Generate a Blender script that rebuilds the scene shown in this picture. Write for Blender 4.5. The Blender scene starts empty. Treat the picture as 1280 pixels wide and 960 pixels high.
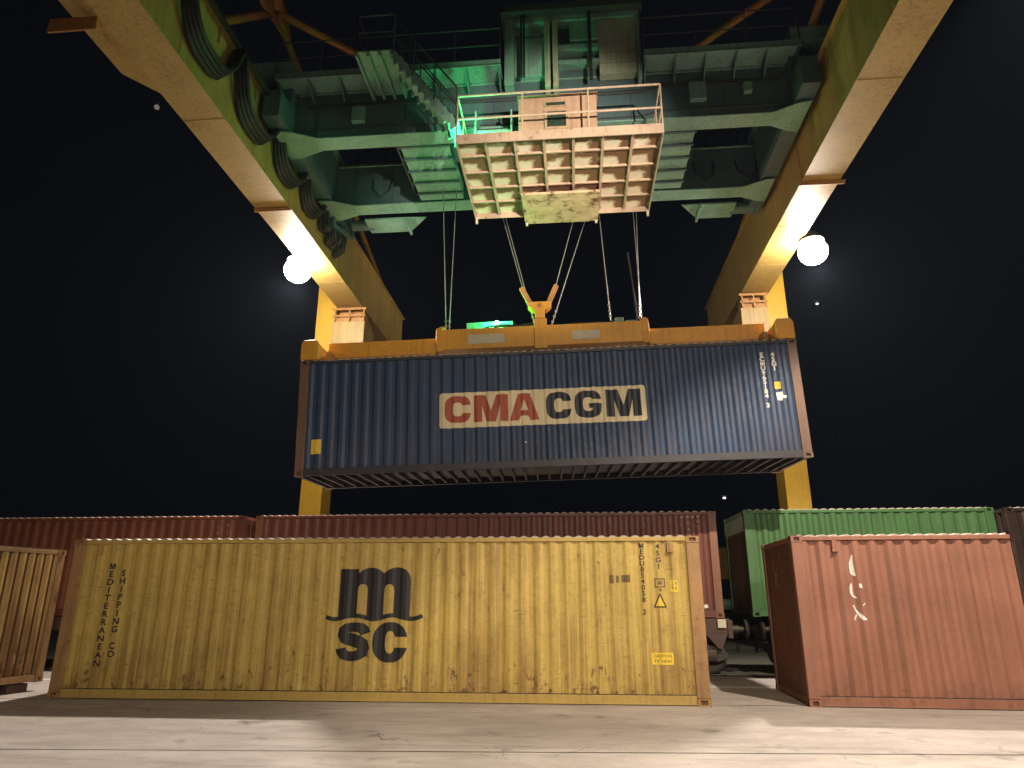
import bpy, bmesh, math, random
from mathutils import Vector, Matrix, Euler, noise as mnoise
from mathutils.geometry import tessellate_polygon

random.seed(7)
scene = bpy.context.scene
COL = scene.collection
PI = math.pi

# ------------------------------------------------------------------ materials
def new_mat(name):
    m = bpy.data.materials.new(name)
    m.use_nodes = True
    nt = m.node_tree
    for n in list(nt.nodes):
        nt.nodes.remove(n)
    out = nt.nodes.new('ShaderNodeOutputMaterial')
    return m, nt, out

def N(nt, t, **kw):
    n = nt.nodes.new(t)
    for k, v in kw.items():
        if k in n.inputs:
            n.inputs[k].default_value = v
        else:
            setattr(n, k, v)
    return n

def mapped(nt, scale):
    tc = N(nt, 'ShaderNodeTexCoord')
    mp = N(nt, 'ShaderNodeMapping')
    mp.inputs['Scale'].default_value = scale
    nt.links.new(tc.outputs['Object'], mp.inputs['Vector'])
    return mp.outputs['Vector']

def noise_tex(nt, scale3, sc, detail=6, rough=.6, dist=0.0):
    n = N(nt, 'ShaderNodeTexNoise')
    n.inputs['Scale'].default_value = sc
    n.inputs['Detail'].default_value = detail
    n.inputs['Roughness'].default_value = rough
    n.inputs['Distortion'].default_value = dist
    nt.links.new(mapped(nt, scale3), n.inputs['Vector'])
    return n.outputs['Fac']

def ramp(nt, fac, a, b, va=0.0, vb=1.0):
    r = N(nt, 'ShaderNodeMapRange')
    r.inputs['From Min'].default_value = a
    r.inputs['From Max'].default_value = b
    r.inputs['To Min'].default_value = va
    r.inputs['To Max'].default_value = vb
    nt.links.new(fac, r.inputs['Value'])
    return r.outputs['Result']

def math_n(nt, op, a, b):
    n = N(nt, 'ShaderNodeMath', operation=op)
    for i, v in ((0, a), (1, b)):
        if isinstance(v, (int, float)):
            n.inputs[i].default_value = v
        else:
            nt.links.new(v, n.inputs[i])
    return n.outputs[0]

def mixc(nt, fac, c1, c2):
    n = N(nt, 'ShaderNodeMix', data_type='RGBA')
    for i, v in ((0, fac), (6, c1), (7, c2)):
        if isinstance(v, (int, float)):
            n.inputs[i].default_value = v
        elif isinstance(v, tuple):
            n.inputs[i].default_value = (*v, 1)
        else:
            nt.links.new(v, n.inputs[i])
    return n.outputs[2]

RUST = (.085, .032, .014)
RUST2 = (.16, .062, .022)

def paint(name, base, rust=.3, streak=.35, rough=.5, var=.22, dirt_or_glint=(.06, .045, .03),
          low=0.0, scratch=.0, metallic=0.0, rust_scale=2.6, drip=0.0):
    """weathered paint on steel: tone variation, run-down streaks, rust patches, scuffs"""
    m, nt, out = new_mat(name)
    b = N(nt, 'ShaderNodeBsdfPrincipled')
    nt.links.new(b.outputs[0], out.inputs[0])
    v = noise_tex(nt, (1, 1, 1), .9, 5, .55)
    dk = tuple(c * (1 - var) for c in base)
    lt = tuple(min(1, c * (1 + var)) for c in base)
    col = mixc(nt, ramp(nt, v, .3, .7), dk, lt)
    v2 = noise_tex(nt, (1, 1, 1), 14, 4, .6)
    col = mixc(nt, ramp(nt, v2, .5, .75, 0, .22), col, dirt_or_glint)
    st = noise_tex(nt, (5.5, 5.5, .22), 2.0, 6, .62)
    col = mixc(nt, ramp(nt, st, .5, .78, 0, streak), col, dirt_or_glint)
    r1 = noise_tex(nt, (1, 1, .55), rust_scale, 11, .72, .3)
    lim = .735 - .20 * rust
    if low > 0:
        tc = N(nt, 'ShaderNodeTexCoord')
        sp = N(nt, 'ShaderNodeSeparateXYZ')
        nt.links.new(tc.outputs['Object'], sp.inputs[0])
        r1 = math_n(nt, 'ADD', r1, ramp(nt, sp.outputs['Z'], 1.1, .15, 0, low))
    mask = ramp(nt, r1, lim, lim + .07)
    halo = ramp(nt, r1, lim - .10, lim + .04, 0, .55)
    col = mixc(nt, halo, col, tuple(.6 * a + .4 * c for a, c in zip(RUST2, base)))
    rc = mixc(nt, ramp(nt, noise_tex(nt, (1, 1, 1), 22, 3, .6), .35, .65), RUST, RUST2)
    col = mixc(nt, mask, col, rc)
    if drip > 0:
        d1 = noise_tex(nt, (9, 9, .16), 1.5, 7, .68)
        d2 = noise_tex(nt, (.8, .8, .5), 1.3, 4, .6)
        dm = math_n(nt, 'ADD', d1, math_n(nt, 'MULTIPLY', d2, .55))
        tc2 = N(nt, 'ShaderNodeTexCoord'); sp2 = N(nt, 'ShaderNodeSeparateXYZ')
        nt.links.new(tc2.outputs['Object'], sp2.inputs[0])
        dm = math_n(nt, 'ADD', dm, ramp(nt, sp2.outputs['Z'], 1.5, .1, 0, .10))
        col = mixc(nt, ramp(nt, dm, .80, .95, 0, drip), col, (.19, .085, .03))
        b1 = noise_tex(nt, (2.2, 2.2, 1.5), 3.2, 9, .7)
        b1 = math_n(nt, 'ADD', b1, ramp(nt, sp2.outputs['Z'], 1.15, .2, 0, .11))
        col = mixc(nt, ramp(nt, b1, .655, .72, 0, min(1, drip * 1.5)), col, (.10, .045, .02))
    if scratch > 0:
        s = noise_tex(nt, (1.5, 1.5, 22), 1.7, 8, .75)
        s2 = noise_tex(nt, (1, 1, 1), 1.4, 2, .5)
        sm = math_n(nt, 'MULTIPLY', ramp(nt, s, .60, .64, 0, 1), ramp(nt, s2, .46, .56, 0, scratch))
        col = mixc(nt, sm, col, RUST)
    nt.links.new(col, b.inputs['Base Color'])
    rr = ramp(nt, v2, .3, .7, rough - .07, rough + .12)
    rr = math_n(nt, 'ADD', rr, math_n(nt, 'MULTIPLY', mask, .25))
    nt.links.new(rr, b.inputs['Roughness'])
    b.inputs['Metallic'].default_value = metallic
    bp = N(nt, 'ShaderNodeBump')
    bp.inputs['Strength'].default_value = .25
    bp.inputs['Distance'].default_value = .01
    nt.links.new(math_n(nt, 'ADD', v2, mask), bp.inputs['Height'])
    nt.links.new(bp.outputs[0], b.inputs['Normal'])
    return m

def plain(name, base, rough=.55, metallic=0.0, var=.25, sc=6):
    m, nt, out = new_mat(name)
    b = N(nt, 'ShaderNodeBsdfPrincipled')
    nt.links.new(b.outputs[0], out.inputs[0])
    v = noise_tex(nt, (1, 1, 1), sc, 6, .6)
    col = mixc(nt, ramp(nt, v, .3, .7), tuple(c * (1 - var) for c in base), tuple(min(1, c * (1 + var)) for c in base))
    nt.links.new(col, b.inputs['Base Color'])
    nt.links.new(ramp(nt, v, .3, .7, rough - .1, rough + .1), b.inputs['Roughness'])
    b.inputs['Metallic'].default_value = metallic
    return m

def worn_mark(name, base, under, wear=.35):
    m, nt, out = new_mat(name)
    b = N(nt, 'ShaderNodeBsdfPrincipled')
    nt.links.new(b.outputs[0], out.inputs[0])
    v = noise_tex(nt, (2.5, 2.5, .9), 5, 9, .7)
    c0 = mixc(nt, ramp(nt, noise_tex(nt, (1, 1, .4), 1.6, 5), .3, .7), tuple(c * .82 for c in base), base)
    col = mixc(nt, ramp(nt, v, .72 - .2 * wear, .80 - .2 * wear), c0, under)
    nt.links.new(col, b.inputs['Base Color'])
    b.inputs['Roughness'].default_value = .55
    return m

def emit(name, col, strength):
    m, nt, out = new_mat(name)
    e = N(nt, 'ShaderNodeEmission')
    e.inputs['Color'].default_value = (*col, 1)
    e.inputs['Strength'].default_value = strength
    nt.links.new(e.outputs[0], out.inputs[0])
    return m

def concrete_mat():
    m, nt, out = new_mat('worn_concrete')
    b = N(nt, 'ShaderNodeBsdfPrincipled')
    nt.links.new(b.outputs[0], out.inputs[0])
    big = noise_tex(nt, (.5, 1, 1), .5, 6, .6, .4)
    mid = noise_tex(nt, (.55, 1.0, 1), 1.9, 10, .72, .8)
    fine = noise_tex(nt, (1, 1, 1), 38, 6, .75)
    grit = noise_tex(nt, (1, 1, 1), 120, 3, .6)
    tyre = noise_tex(nt, (.10, 1.0, 1), 2.2, 9, .7, .5)
    tyre2 = noise_tex(nt, (.16, 2.2, 1), 2.6, 10, .75, .9)
    spot = noise_tex(nt, (1, 1, 1), 1.3, 7, .55)
    spot2 = noise_tex(nt, (1, 1, 1), 5.5, 6, .6)
    col = mixc(nt, ramp(nt, big, .3, .7), (.31, .262, .234), (.47, .415, .382))
    col = mixc(nt, ramp(nt, mid, .45, .70, 0, .55), col, (.19, .158, .136))
    col = mixc(nt, ramp(nt, tyre, .54, .68, 0, .5), col, (.125, .10, .088))
    col = mixc(nt, ramp(nt, tyre2, .57, .68, 0, .4), col, (.105, .085, .075))
    col = mixc(nt, ramp(nt, fine, .42, .70, 0, .5), col, (.17, .145, .125))
    col = mixc(nt, ramp(nt, grit, .55, .75, 0, .45), col, (.46, .43, .40))
    col = mixc(nt, ramp(nt, spot, .62, .70, 0, .6), col, (.085, .07, .06))
    col = mixc(nt, ramp(nt, spot2, .68, .74, 0, .6), col, (.07, .058, .05))
    # hairline cracks
    vo = N(nt, 'ShaderNodeTexVoronoi', feature='DISTANCE_TO_EDGE')
    vo.inputs['Scale'].default_value = .33
    nm = N(nt, 'ShaderNodeTexNoise'); nm.inputs['Scale'].default_value = 1.6; nm.inputs['Detail'].default_value = 6
    va = N(nt, 'ShaderNodeVectorMath', operation='MULTIPLY_ADD')
    tc = N(nt, 'ShaderNodeTexCoord')
    nt.links.new(tc.outputs['Object'], nm.inputs['Vector'])
    nt.links.new(nm.outputs['Color'], va.inputs[0]); va.inputs[1].default_value = (1.1, 1.1, 0)
    nt.links.new(tc.outputs['Object'], va.inputs[2])
    nt.links.new(va.outputs[0], vo.inputs['Vector'])
    ck = math_n(nt, 'MULTIPLY', ramp(nt, vo.outputs['Distance'], .004, .0015), ramp(nt, big, .45, .6))
    col = mixc(nt, math_n(nt, 'MULTIPLY', ck, .75), col, (.05, .04, .035))
    nt.links.new(col, b.inputs['Base Color'])
    nt.links.new(ramp(nt, mid, .3, .7, .62, .85), b.inputs['Roughness'])
    bp = N(nt, 'ShaderNodeBump')
    bp.inputs['Strength'].default_value = .5
    bp.inputs['Distance'].default_value = .014
    nt.links.new(math_n(nt, 'ADD', fine, math_n(nt, 'MULTIPLY', mid, 1.5)), bp.inputs['Height'])
    nt.links.new(bp.outputs[0], b.inputs['Normal'])
    return m

def grid_rust_mat():
    """white paint with corrosion that has eaten along the ribs of the platform floor"""
    m, nt, out = new_mat('rusted_white_paint')
    b = N(nt, 'ShaderNodeBsdfPrincipled')
    nt.links.new(b.outputs[0], out.inputs[0])
    tc = N(nt, 'ShaderNodeTexCoord')
    sp = N(nt, 'ShaderNodeSeparateXYZ')
    nt.links.new(tc.outputs['Object'], sp.inputs[0])
    def cell(o, off, size):
        f = math_n(nt, 'FRACT', math_n(nt, 'DIVIDE', math_n(nt, 'SUBTRACT', o, off), size), 0)
        return math_n(nt, 'MULTIPLY', math_n(nt, 'ABSOLUTE', math_n(nt, 'SUBTRACT', f, .5), 0), 2.0)
    ex = cell(sp.outputs['X'], PX0, (PX1 - PX0) / 7)
    ey = cell(sp.outputs['Y'], PY0, (PY1 - PY0) / 5)
    edge = math_n(nt, 'MAXIMUM', ex, ey)
    n1 = noise_tex(nt, (1, 1, 1), 2.0, 8, .65)
    n2 = noise_tex(nt, (1, 1, 1), 9, 5, .6)
    s = math_n(nt, 'ADD', math_n(nt, 'MULTIPLY', edge, .66), math_n(nt, 'MULTIPLY', n1, .98))
    s = math_n(nt, 'ADD', s, math_n(nt, 'MULTIPLY', n2, .18))
    col = mixc(nt, ramp(nt, n1, .3, .7), (.66, .56, .44), (.82, .74, .62))
    col = mixc(nt, ramp(nt, s, .84, 1.02, 0, .8), col, (.34, .18, .095))
    col = mixc(nt, ramp(nt, s, .96, 1.08, 0, .9), col, (.14, .058, .026))
    nt.links.new(col, b.inputs['Base Color'])
    b.inputs['Roughness'].default_value = .7
    return m

PX0, PX1, PY0, PY1 = -2.42, 2.17, 12.9, 16.12      # operator platform outline

M = {}
M['concrete'] = concrete_mat()
M['yellow_box'] = paint('yellow_container_paint', (.51, .362, .088), rust=.50, streak=.24, low=.03, scratch=1.0, var=.10, drip=.55, rust_scale=4.5)
M['yellow_rail'] = paint('yellow_rail_paint', (.46, .315, .085), rust=.30, streak=.35, var=.12)
M['yellow_post'] = paint('rusty_yellow_post', (.36, .20, .08), rust=.72, streak=.5, rust_scale=5)
M['yellow_old'] = paint('old_yellow_paint', (.46, .29, .09), rust=.6, streak=.7, low=.15, drip=.9)
M['yellow_rusted'] = paint('rusted_yellow_frame', (.30, .17, .07), rust=.75, streak=.6, rust_scale=5)
M['valley_shade'] = paint('shaded_rib_valley', (.13, .065, .022), rust=.5, streak=.6)  # dark colour paints shade into the rib valleys of the end wall
M['blue_box'] = paint('dark_blue_paint', (.013, .036, .092), rust=.2, streak=.42, rough=.5, scratch=.6, dirt_or_glint=(.08, .10, .14), drip=.10)  # streak colour lighter than the base, painted glints on the ribs
M['blue_rail'] = paint('rusted_blue_rail', (.026, .028, .036), rust=.4, streak=.4)
M['blue_post'] = paint('rusted_frame_paint', (.16, .085, .055), rust=.5, streak=.5)
M['brown_post'] = paint('rusted_brown_post', (.24, .105, .06), rust=.55, streak=.4)
M['red_box'] = paint('red_brown_paint', (.29, .126, .085), rust=.14, streak=.36, low=.05, var=.16, rough=.5, drip=.25, scratch=.4)
M['red_end'] = paint('shaded_red_brown_paint', (.17, .07, .045), rust=.3, streak=.6)  # red paint darkened to put the end wall in shade
M['brown_box'] = paint('maroon_paint', (.165, .045, .030), rust=.2, streak=.35)
M['orange_box'] = paint('faded_orange_brown_paint', (.22, .065, .030), rust=.2, streak=.35)
M['green_box'] = paint('green_container_paint', (.060, .165, .052), rust=.14, streak=.4, var=.14)
M['green_rusty'] = paint('rusted_green_end', (.07, .085, .05), rust=.62, streak=.6)
M['dark_box'] = paint('dark_brown_paint', (.028, .013, .010), rust=.3, streak=.4)
M['lit_roof'] = paint('lit_roof_paint', (.42, .36, .31), rust=.3, streak=.2)  # lightened colour, paints lamp highlights onto the roof ribs
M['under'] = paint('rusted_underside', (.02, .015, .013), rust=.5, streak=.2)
M['crane_yellow'] = paint('crane_yellow_paint', (.42, .285, .082), rust=.26, streak=.55, drip=.5, rough=.45, var=.10, dirt_or_glint=(.16, .10, .05))
M['leg_yellow'] = paint('leg_yellow_paint', (.66, .40, .035), rust=.05, streak=.12, rough=.4, var=.06)
M['crane_brown'] = paint('brace_yellow_paint', (.42, .20, .05), rust=.35, streak=.4)
M['spreader'] = paint('spreader_orange_yellow_paint', (.70, .34, .035), rust=.14, streak=.3, rough=.42, var=.10)
M['trolley'] = paint('pale_green_machine_paint', (.205, .38, .305), rust=.34, streak=.6, rough=.55)
M['trolley_dark'] = paint('teal_machine_paint', (.075, .130, .145), rust=.25, streak=.4)
M['trolley_rust'] = paint('rust_bitten_green_paint', (.36, .42, .30), rust=.45, streak=.6)
M['toe'] = paint('ochre_toe_board_paint', (.50, .36, .11), rust=.3)
M['beige'] = paint('dirty_beige_paint', (.46, .30, .20), rust=.25, streak=.4)
M['rail_pink'] = paint('rusted_white_tube', (.52, .38, .28), rust=.62, streak=.2, rust_scale=7)
M['rail_dark'] = plain('dark_tube_steel', (.05, .05, .047), .6)
M['platform'] = grid_rust_mat()
M['platform_yellow'] = paint('stained_cream_plate', (.70, .50, .33), rust=1.0, streak=.5, rust_scale=2.2, dirt_or_glint=(.30, .19, .03))
M['black'] = plain('black_rubber', (.012, .012, .012), .6)
M['festoon'] = plain('grey_black_cable_sheath', (.02, .017, .015), .55)
M['steel'] = plain('dark_greased_steel', (.06, .052, .045), .5, .6)
M['rope'] = plain('galvanised_wire_rope', (.42, .42, .40), .42, .8, .3, 60)
M['railhead'] = plain('polished_rail_steel', (.55, .52, .48), .32, .9)
M['wagon'] = paint('wagon_red_oxide_paint', (.07, .036, .028), rust=.4, streak=.4)
M['wheel'] = plain('wheel_steel', (.07, .06, .055), .5, .4)
M['glass'] = plain('dark_window_glass', (.03, .05, .035), .12)
M['cream'] = worn_mark('cream_panel_paint', (.80, .68, .43), (.25, .18, .09), .25)
M['redletter'] = worn_mark('red_letter_paint', (.42, .085, .045), (.55, .42, .27), .2)
M['blueletter'] = worn_mark('navy_letter_paint', (.022, .024, .035), (.4, .33, .2), .12)
M['blackletter'] = worn_mark('black_letter_paint', (.020, .018, .018), (.42, .27, .08), .12)
M['whiteletter'] = worn_mark('white_letter_paint', (.80, .78, .72), (.2, .2, .2), .1)
M['fadedletter'] = worn_mark('faded_white_paint', (.42, .30, .24), (.15, .06, .04), .6)
M['greyletter'] = worn_mark('faded_black_paint', (.16, .11, .045), (.45, .3, .09), .5)
M['label_yellow'] = worn_mark('yellow_sticker', (.78, .55, .05), (.3, .2, .05), .15)
M['plate_white'] = worn_mark('scuffed_white_plate', (.62, .56, .42), (.32, .2, .07), .62)
M['strip_white'] = worn_mark('pale_strip_white', (.62, .62, .60), (.3, .27, .24), .45)
HAZE = .0002
LAMP = 160.0
FAR_W, NEAR_W, FILL_W, PLAT_W = 7600, 8200, 7400, 36000
M['lamp'] = emit('lamp_white_glow', (1.0, .87, .70), LAMP * .2)
M['lamp_far'] = emit('lamp_cool_white_glow', (1.0, .90, .78), LAMP * .95)
M['lamp_fill'] = emit('fill_lamp_glow', (1.0, .86, .69), 30)
M['beacon'] = emit('green_beacon_glow', (.02, 1.0, .22), 1350.0)
M['beacon_two'] = emit('green_travel_beacon_glow', (.02, 1.0, .32), 1150.0)
M['far_lamp'] = emit('distant_lamp_glow', (.9, .93, 1.0), 3.5)
M['bulb'] = emit('small_bulb_glow', (1.0, .8, .7), .16)
M['housing'] = plain('grey_lamp_housing', (.12, .115, .105), .5, .3)

# ------------------------------------------------------------------ geometry helpers
class MB:
    def __init__(s):
        s.v = []; s.f = []
    def add(s, vs, fs):
        o = len(s.v)
        s.v += [tuple(p) for p in vs]
        s.f += [tuple(i + o for i in f) for f in fs]
        return s
    def box(s, x0, x1, y0, y1, z0, z1):
        vs = [(x, y, z) for z in (z0, z1) for y in (y0, y1) for x in (x0, x1)]
        return s.add(vs, [(0, 2, 3, 1), (4, 5, 7, 6), (0, 1, 5, 4), (2, 6, 7, 3), (0, 4, 6, 2), (1, 3, 7, 5)])
    def bar(s, p, q, w, h=None, up=(0, 0, 1)):
        p = Vector(p); q = Vector(q); h = h or w
        d = (q - p).normalized(); u = Vector(up)
        if abs(d.dot(u)) > .98: u = Vector((0, 1, 0))
        a = d.cross(u).normalized() * (w / 2); b = a.cross(d).normalized() * (h / 2)
        vs = [e + sx * a + sy * b for e in (p, q) for sx, sy in ((-1, -1), (1, -1), (1, 1), (-1, 1))]
        return s.add(vs, [(3, 2, 1, 0), (4, 5, 6, 7), (0, 1, 5, 4), (1, 2, 6, 5), (2, 3, 7, 6), (3, 0, 4, 7)])
    def tube(s, pts, r, n=8, caps=True):
        pts = [Vector(p) for p in pts]
        base = len(s.v); ref = None
        for i, p in enumerate(pts):
            d = (pts[min(i + 1, len(pts) - 1)] - pts[max(i - 1, 0)]).normalized()
            if ref is None:
                ref = d.orthogonal().normalized()
            a = (ref - d * ref.dot(d)).normalized(); ref = a
            b = d.cross(a)
            for k in range(n):
                t = 2 * PI * k / n
                s.v.append(tuple(p + a * (r * math.cos(t)) + b * (r * math.sin(t))))
        for i in range(len(pts) - 1):
            for k in range(n):
                k2 = (k + 1) % n
                s.f.append((base + i * n + k, base + i * n + k2, base + (i + 1) * n + k2, base + (i + 1) * n + k))
        if caps:
            s.f.append(tuple(base + k for k in reversed(range(n))))
            s.f.append(tuple(base + (len(pts) - 1) * n + k for k in range(n)))
        return s
    def prism(s, poly, axis, lo, hi):
        """poly: 2d loop; extruded along axis 'x','y' or 'z' (poly in the two other axes in order)"""
        def P(a, b, c):
            return {'x': (c, a, b), 'y': (a, c, b), 'z': (a, b, c)}[axis]
        n = len(poly)
        vs = [P(a, b, lo) for a, b in poly] + [P(a, b, hi) for a, b in poly]
        fs = [tuple(range(n)), tuple(range(2 * n - 1, n - 1, -1))] + [(i, (i + 1) % n, (i + 1) % n + n, i + n) for i in range(n)]
        return s.add(vs, fs)
    def lathe(s, prof, c, n=20, axis='z'):
        base = len(s.v)
        for r, h in prof:
            for k in range(n):
                t = 2 * PI * k / n
                a, b = r * math.cos(t), r * math.sin(t)
                q = {'z': (a, b, h), 'x': (h, a, b), 'y': (a, h, b)}[axis]
                s.v.append((c[0] + q[0], c[1] + q[1], c[2] + q[2]))
        for i in range(len(prof) - 1):
            for k in range(n):
                k2 = (k + 1) % n
                s.f.append((base + i * n + k, base + i * n + k2, base + (i + 1) * n + k2, base + (i + 1) * n + k))
        s.f.append(tuple(base + k for k in range(n)))
        s.f.append(tuple(base + (len(prof) - 1) * n + k for k in range(n)))
        return s
    def sphere(s, c, r, n=16, m=10, squash=1.0):
        prof = [(max(1e-4, r * math.sin(PI * i / m)), -r * squash * math.cos(PI * i / m)) for i in range(m + 1)]
        return s.lathe(prof, c, n)
    def build(s, name, mat, parent=None, bevel=0.0, smooth=False, label=None):
        me = bpy.data.meshes.new(name)
        me.from_pydata(s.v, [], s.f)
        bm = bmesh.new(); bm.from_mesh(me)
        bmesh.ops.recalc_face_normals(bm, faces=bm.faces)
        bm.to_mesh(me); bm.free()
        me.materials.append(M[mat] if isinstance(mat, str) else mat)
        if smooth:
            for p in me.polygons: p.use_smooth = True
        o = bpy.data.objects.new(name, me)
        COL.objects.link(o)
        if parent is not None: o.parent = parent
        if bevel > 0:
            b = o.modifiers.new('bevel', 'BEVEL')
            b.width = bevel; b.segments = 2; b.limit_method = 'ANGLE'; b.angle_limit = math.radians(40)
        if label: o['label'] = label
        return o

def tag(o, label=None, cat=None, group=None, kind=None):
    if label: o['label'] = label
    if cat: o['category'] = cat
    if group: o['group'] = group
    if kind: o['kind'] = kind
    return o

def thing(name, label, cat, loc=(0, 0, 0), rot=(0, 0, 0), group=None):
    o = bpy.data.objects.new(name, None)
    o.empty_display_size = .3
    COL.objects.link(o)
    o.location = loc
    if isinstance(rot, Matrix): o.rotation_euler = rot.to_euler()
    else: o.rotation_euler = rot
    return tag(o, label, cat, group)

def copy_part(o, parent):
    c = o.copy(); COL.objects.link(c); c.parent = parent
    for ch in o.children:
        copy_part(ch, c)
    return c

# ------------------------------------------------------------------ markings on corrugated walls
def ribbon(pts, w):
    """thick stroke along a polyline -> closed loop"""
    L, Rr = [], []
    for i, p in enumerate(pts):
        a = Vector(pts[max(i - 1, 0)]); b = Vector(pts[min(i + 1, len(pts) - 1)])
        d = (b - a).normalized(); n = Vector((-d.y, d.x))
        ww = w[i] if isinstance(w, (list, tuple)) else w
        L.append((p[0] + n.x * ww / 2, p[1] + n.y * ww / 2)); Rr.append((p[0] - n.x * ww / 2, p[1] - n.y * ww / 2))
    return L + Rr[::-1]

def superell(cx, cz, a, b, n, t0, t1, k=40):
    out = []
    for i in range(k + 1):
        t = t0 + (t1 - t0) * i / k
        c, s_ = math.cos(t), math.sin(t)
        out.append((cx + a * math.copysign(abs(c) ** (2 / n), c), cz + b * math.copysign(abs(s_) ** (2 / n), s_)))
    return out

def ang_for(zrel, b, n):
    return math.asin(max(-1, min(1, (abs(zrel) / b) ** (n / 2))))

def letter_C(x0, x1, z0, z1, th, tv, n=3.0, gap=.30):
    cx, cz, a, b = (x0 + x1) / 2, (z0 + z1) / 2, (x1 - x0) / 2, (z1 - z0) / 2
    g = gap * b
    to = ang_for(g, b, n); ti = ang_for(g, b - tv, n)
    outer = superell(cx, cz, a, b, n, to, 2 * PI - to)
    inner = superell(cx, cz, a - th, b - tv, n, 2 * PI - ti, ti)
    return [outer + inner]

def letter_G(x0, x1, z0, z1, th, tv, n=3.0):
    cx, cz, a, b = (x0 + x1) / 2, (z0 + z1) / 2, (x1 - x0) / 2, (z1 - z0) / 2
    g = .34 * b
    to = ang_for(g, b, n); ti = ang_for(g, b - tv, n)
    bot = ang_for(.70 * b, b, n)
    outer = superell(cx, cz, a, b, n, to, 2 * PI - bot)
    rest = [(x1 - .005, cz - .70 * b), (x1, z0 + .02), (x1 - th * .45, z0 + .02), (x1 - th * .6, z0 + tv * .75)]
    foot = superell(cx, cz, a, b, n, to, 2 * PI - .0)
    inner = superell(cx, cz, a - th, b - tv, n, 2 * PI - .22, ti)
    bar = [(x1, cz - .0 * b), (x1, cz + .06 * b), (cx + .05 * a, cz + .06 * b), (cx + .05 * a, cz - .26 * b), (cx + a - th, cz - .26 * b)]
    return [superell(cx, cz, a, b, n, to, 2 * PI - .02) + bar + inner]

def letter_M(x0, x1, z0, z1, st):
    cx = (x0 + x1) / 2
    h = z1 - z0
    return [[(x0, z0), (x0, z1), (x0 + st * 1.45, z1), (cx, z0 + h * .42), (x1 - st * 1.45, z1), (x1, z1), (x1, z0),
             (x1 - st, z0), (x1 - st, z0 + h * .62), (cx + st * .55, z0), (cx - st * .55, z0), (x0 + st, z0 + h * .62), (x0 + st, z0)]]

def letter_A(x0, x1, z0, z1, st):
    cx = (x0 + x1) / 2; h = z1 - z0
    out = [(x0, z0), (cx - st * .72, z1), (cx + st * .72, z1), (x1, z0), (x1 - st * 1.05, z0),
           (x1 - st * 1.32, z0 + h * .17), (x0 + st * 1.32, z0 + h * .17), (x0 + st * 1.05, z0)]
    hole = [(cx - st * .48, z0 + h * .37), (cx + st * .48, z0 + h * .37), (cx, z0 + h * .76)]
    return [out, hole]

def rrect(x0, x1, z0, z1, r, k=5):
    pts = []
    for cx, cz, a0 in ((x1 - r, z1 - r, 0), (x0 + r, z1 - r, 90), (x0 + r, z0 + r, 180), (x1 - r, z0 + r, 270)):
        for i in range(k + 1):
            t = math.radians(a0 + 90 * i / k)
            pts.append((cx + r * math.cos(t), cz + r * math.sin(t)))
    return pts

def glyph_bm(txt, h, bold=.0, spacing=1.0, line=1.0, align='CENTER'):
    """writing from the built-in typeface as a flat bmesh in x/z, cap height h"""
    cu = bpy.data.curves.new('writing', 'FONT')
    cu.body = txt; cu.align_x = align; cu.size = 1.0; cu.offset = bold
    cu.space_character = spacing; cu.space_line = line; cu.resolution_u = 3
    ob = bpy.data.objects.new('writing', cu); COL.objects.link(ob)
    dg = bpy.context.evaluated_depsgraph_get(); dg.update()
    me = bpy.data.meshes.new_from_object(ob.evaluated_get(dg))
    bpy.data.objects.remove(ob); bpy.data.curves.remove(cu)
    bm = bmesh.new(); bm.from_mesh(me); bpy.data.meshes.remove(me)
    k = h / .70
    for v in bm.verts:
        v.co = Vector((v.co.x * k, 0, v.co.y * k))
    return bm

# ------------------------------------------------------------------ shipping container
def make_profile(x0, x1, pitch, depth, y_out):
    fl, sl = .26, .24
    n = max(1, round((x1 - x0) / pitch)); p = (x1 - x0) / n
    xs, ys = [], []
    for i in range(n):
        b = x0 + i * p
        for t, yy in ((0, 0), (fl, 0), (fl + sl, 1), (fl + sl + fl, 1)):
            xs.append(b + t * p); ys.append(y_out + depth * yy)
    xs.append(x1); ys.append(y_out)
    return xs, ys

def interp(xs, ys, x):
    if x <= xs[0]: return ys[0]
    for i in range(len(xs) - 1):
        if x <= xs[i + 1]:
            t = (x - xs[i]) / max(1e-9, xs[i + 1] - xs[i])
            return ys[i] + t * (ys[i + 1] - ys[i])
    return ys[-1]

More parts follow.
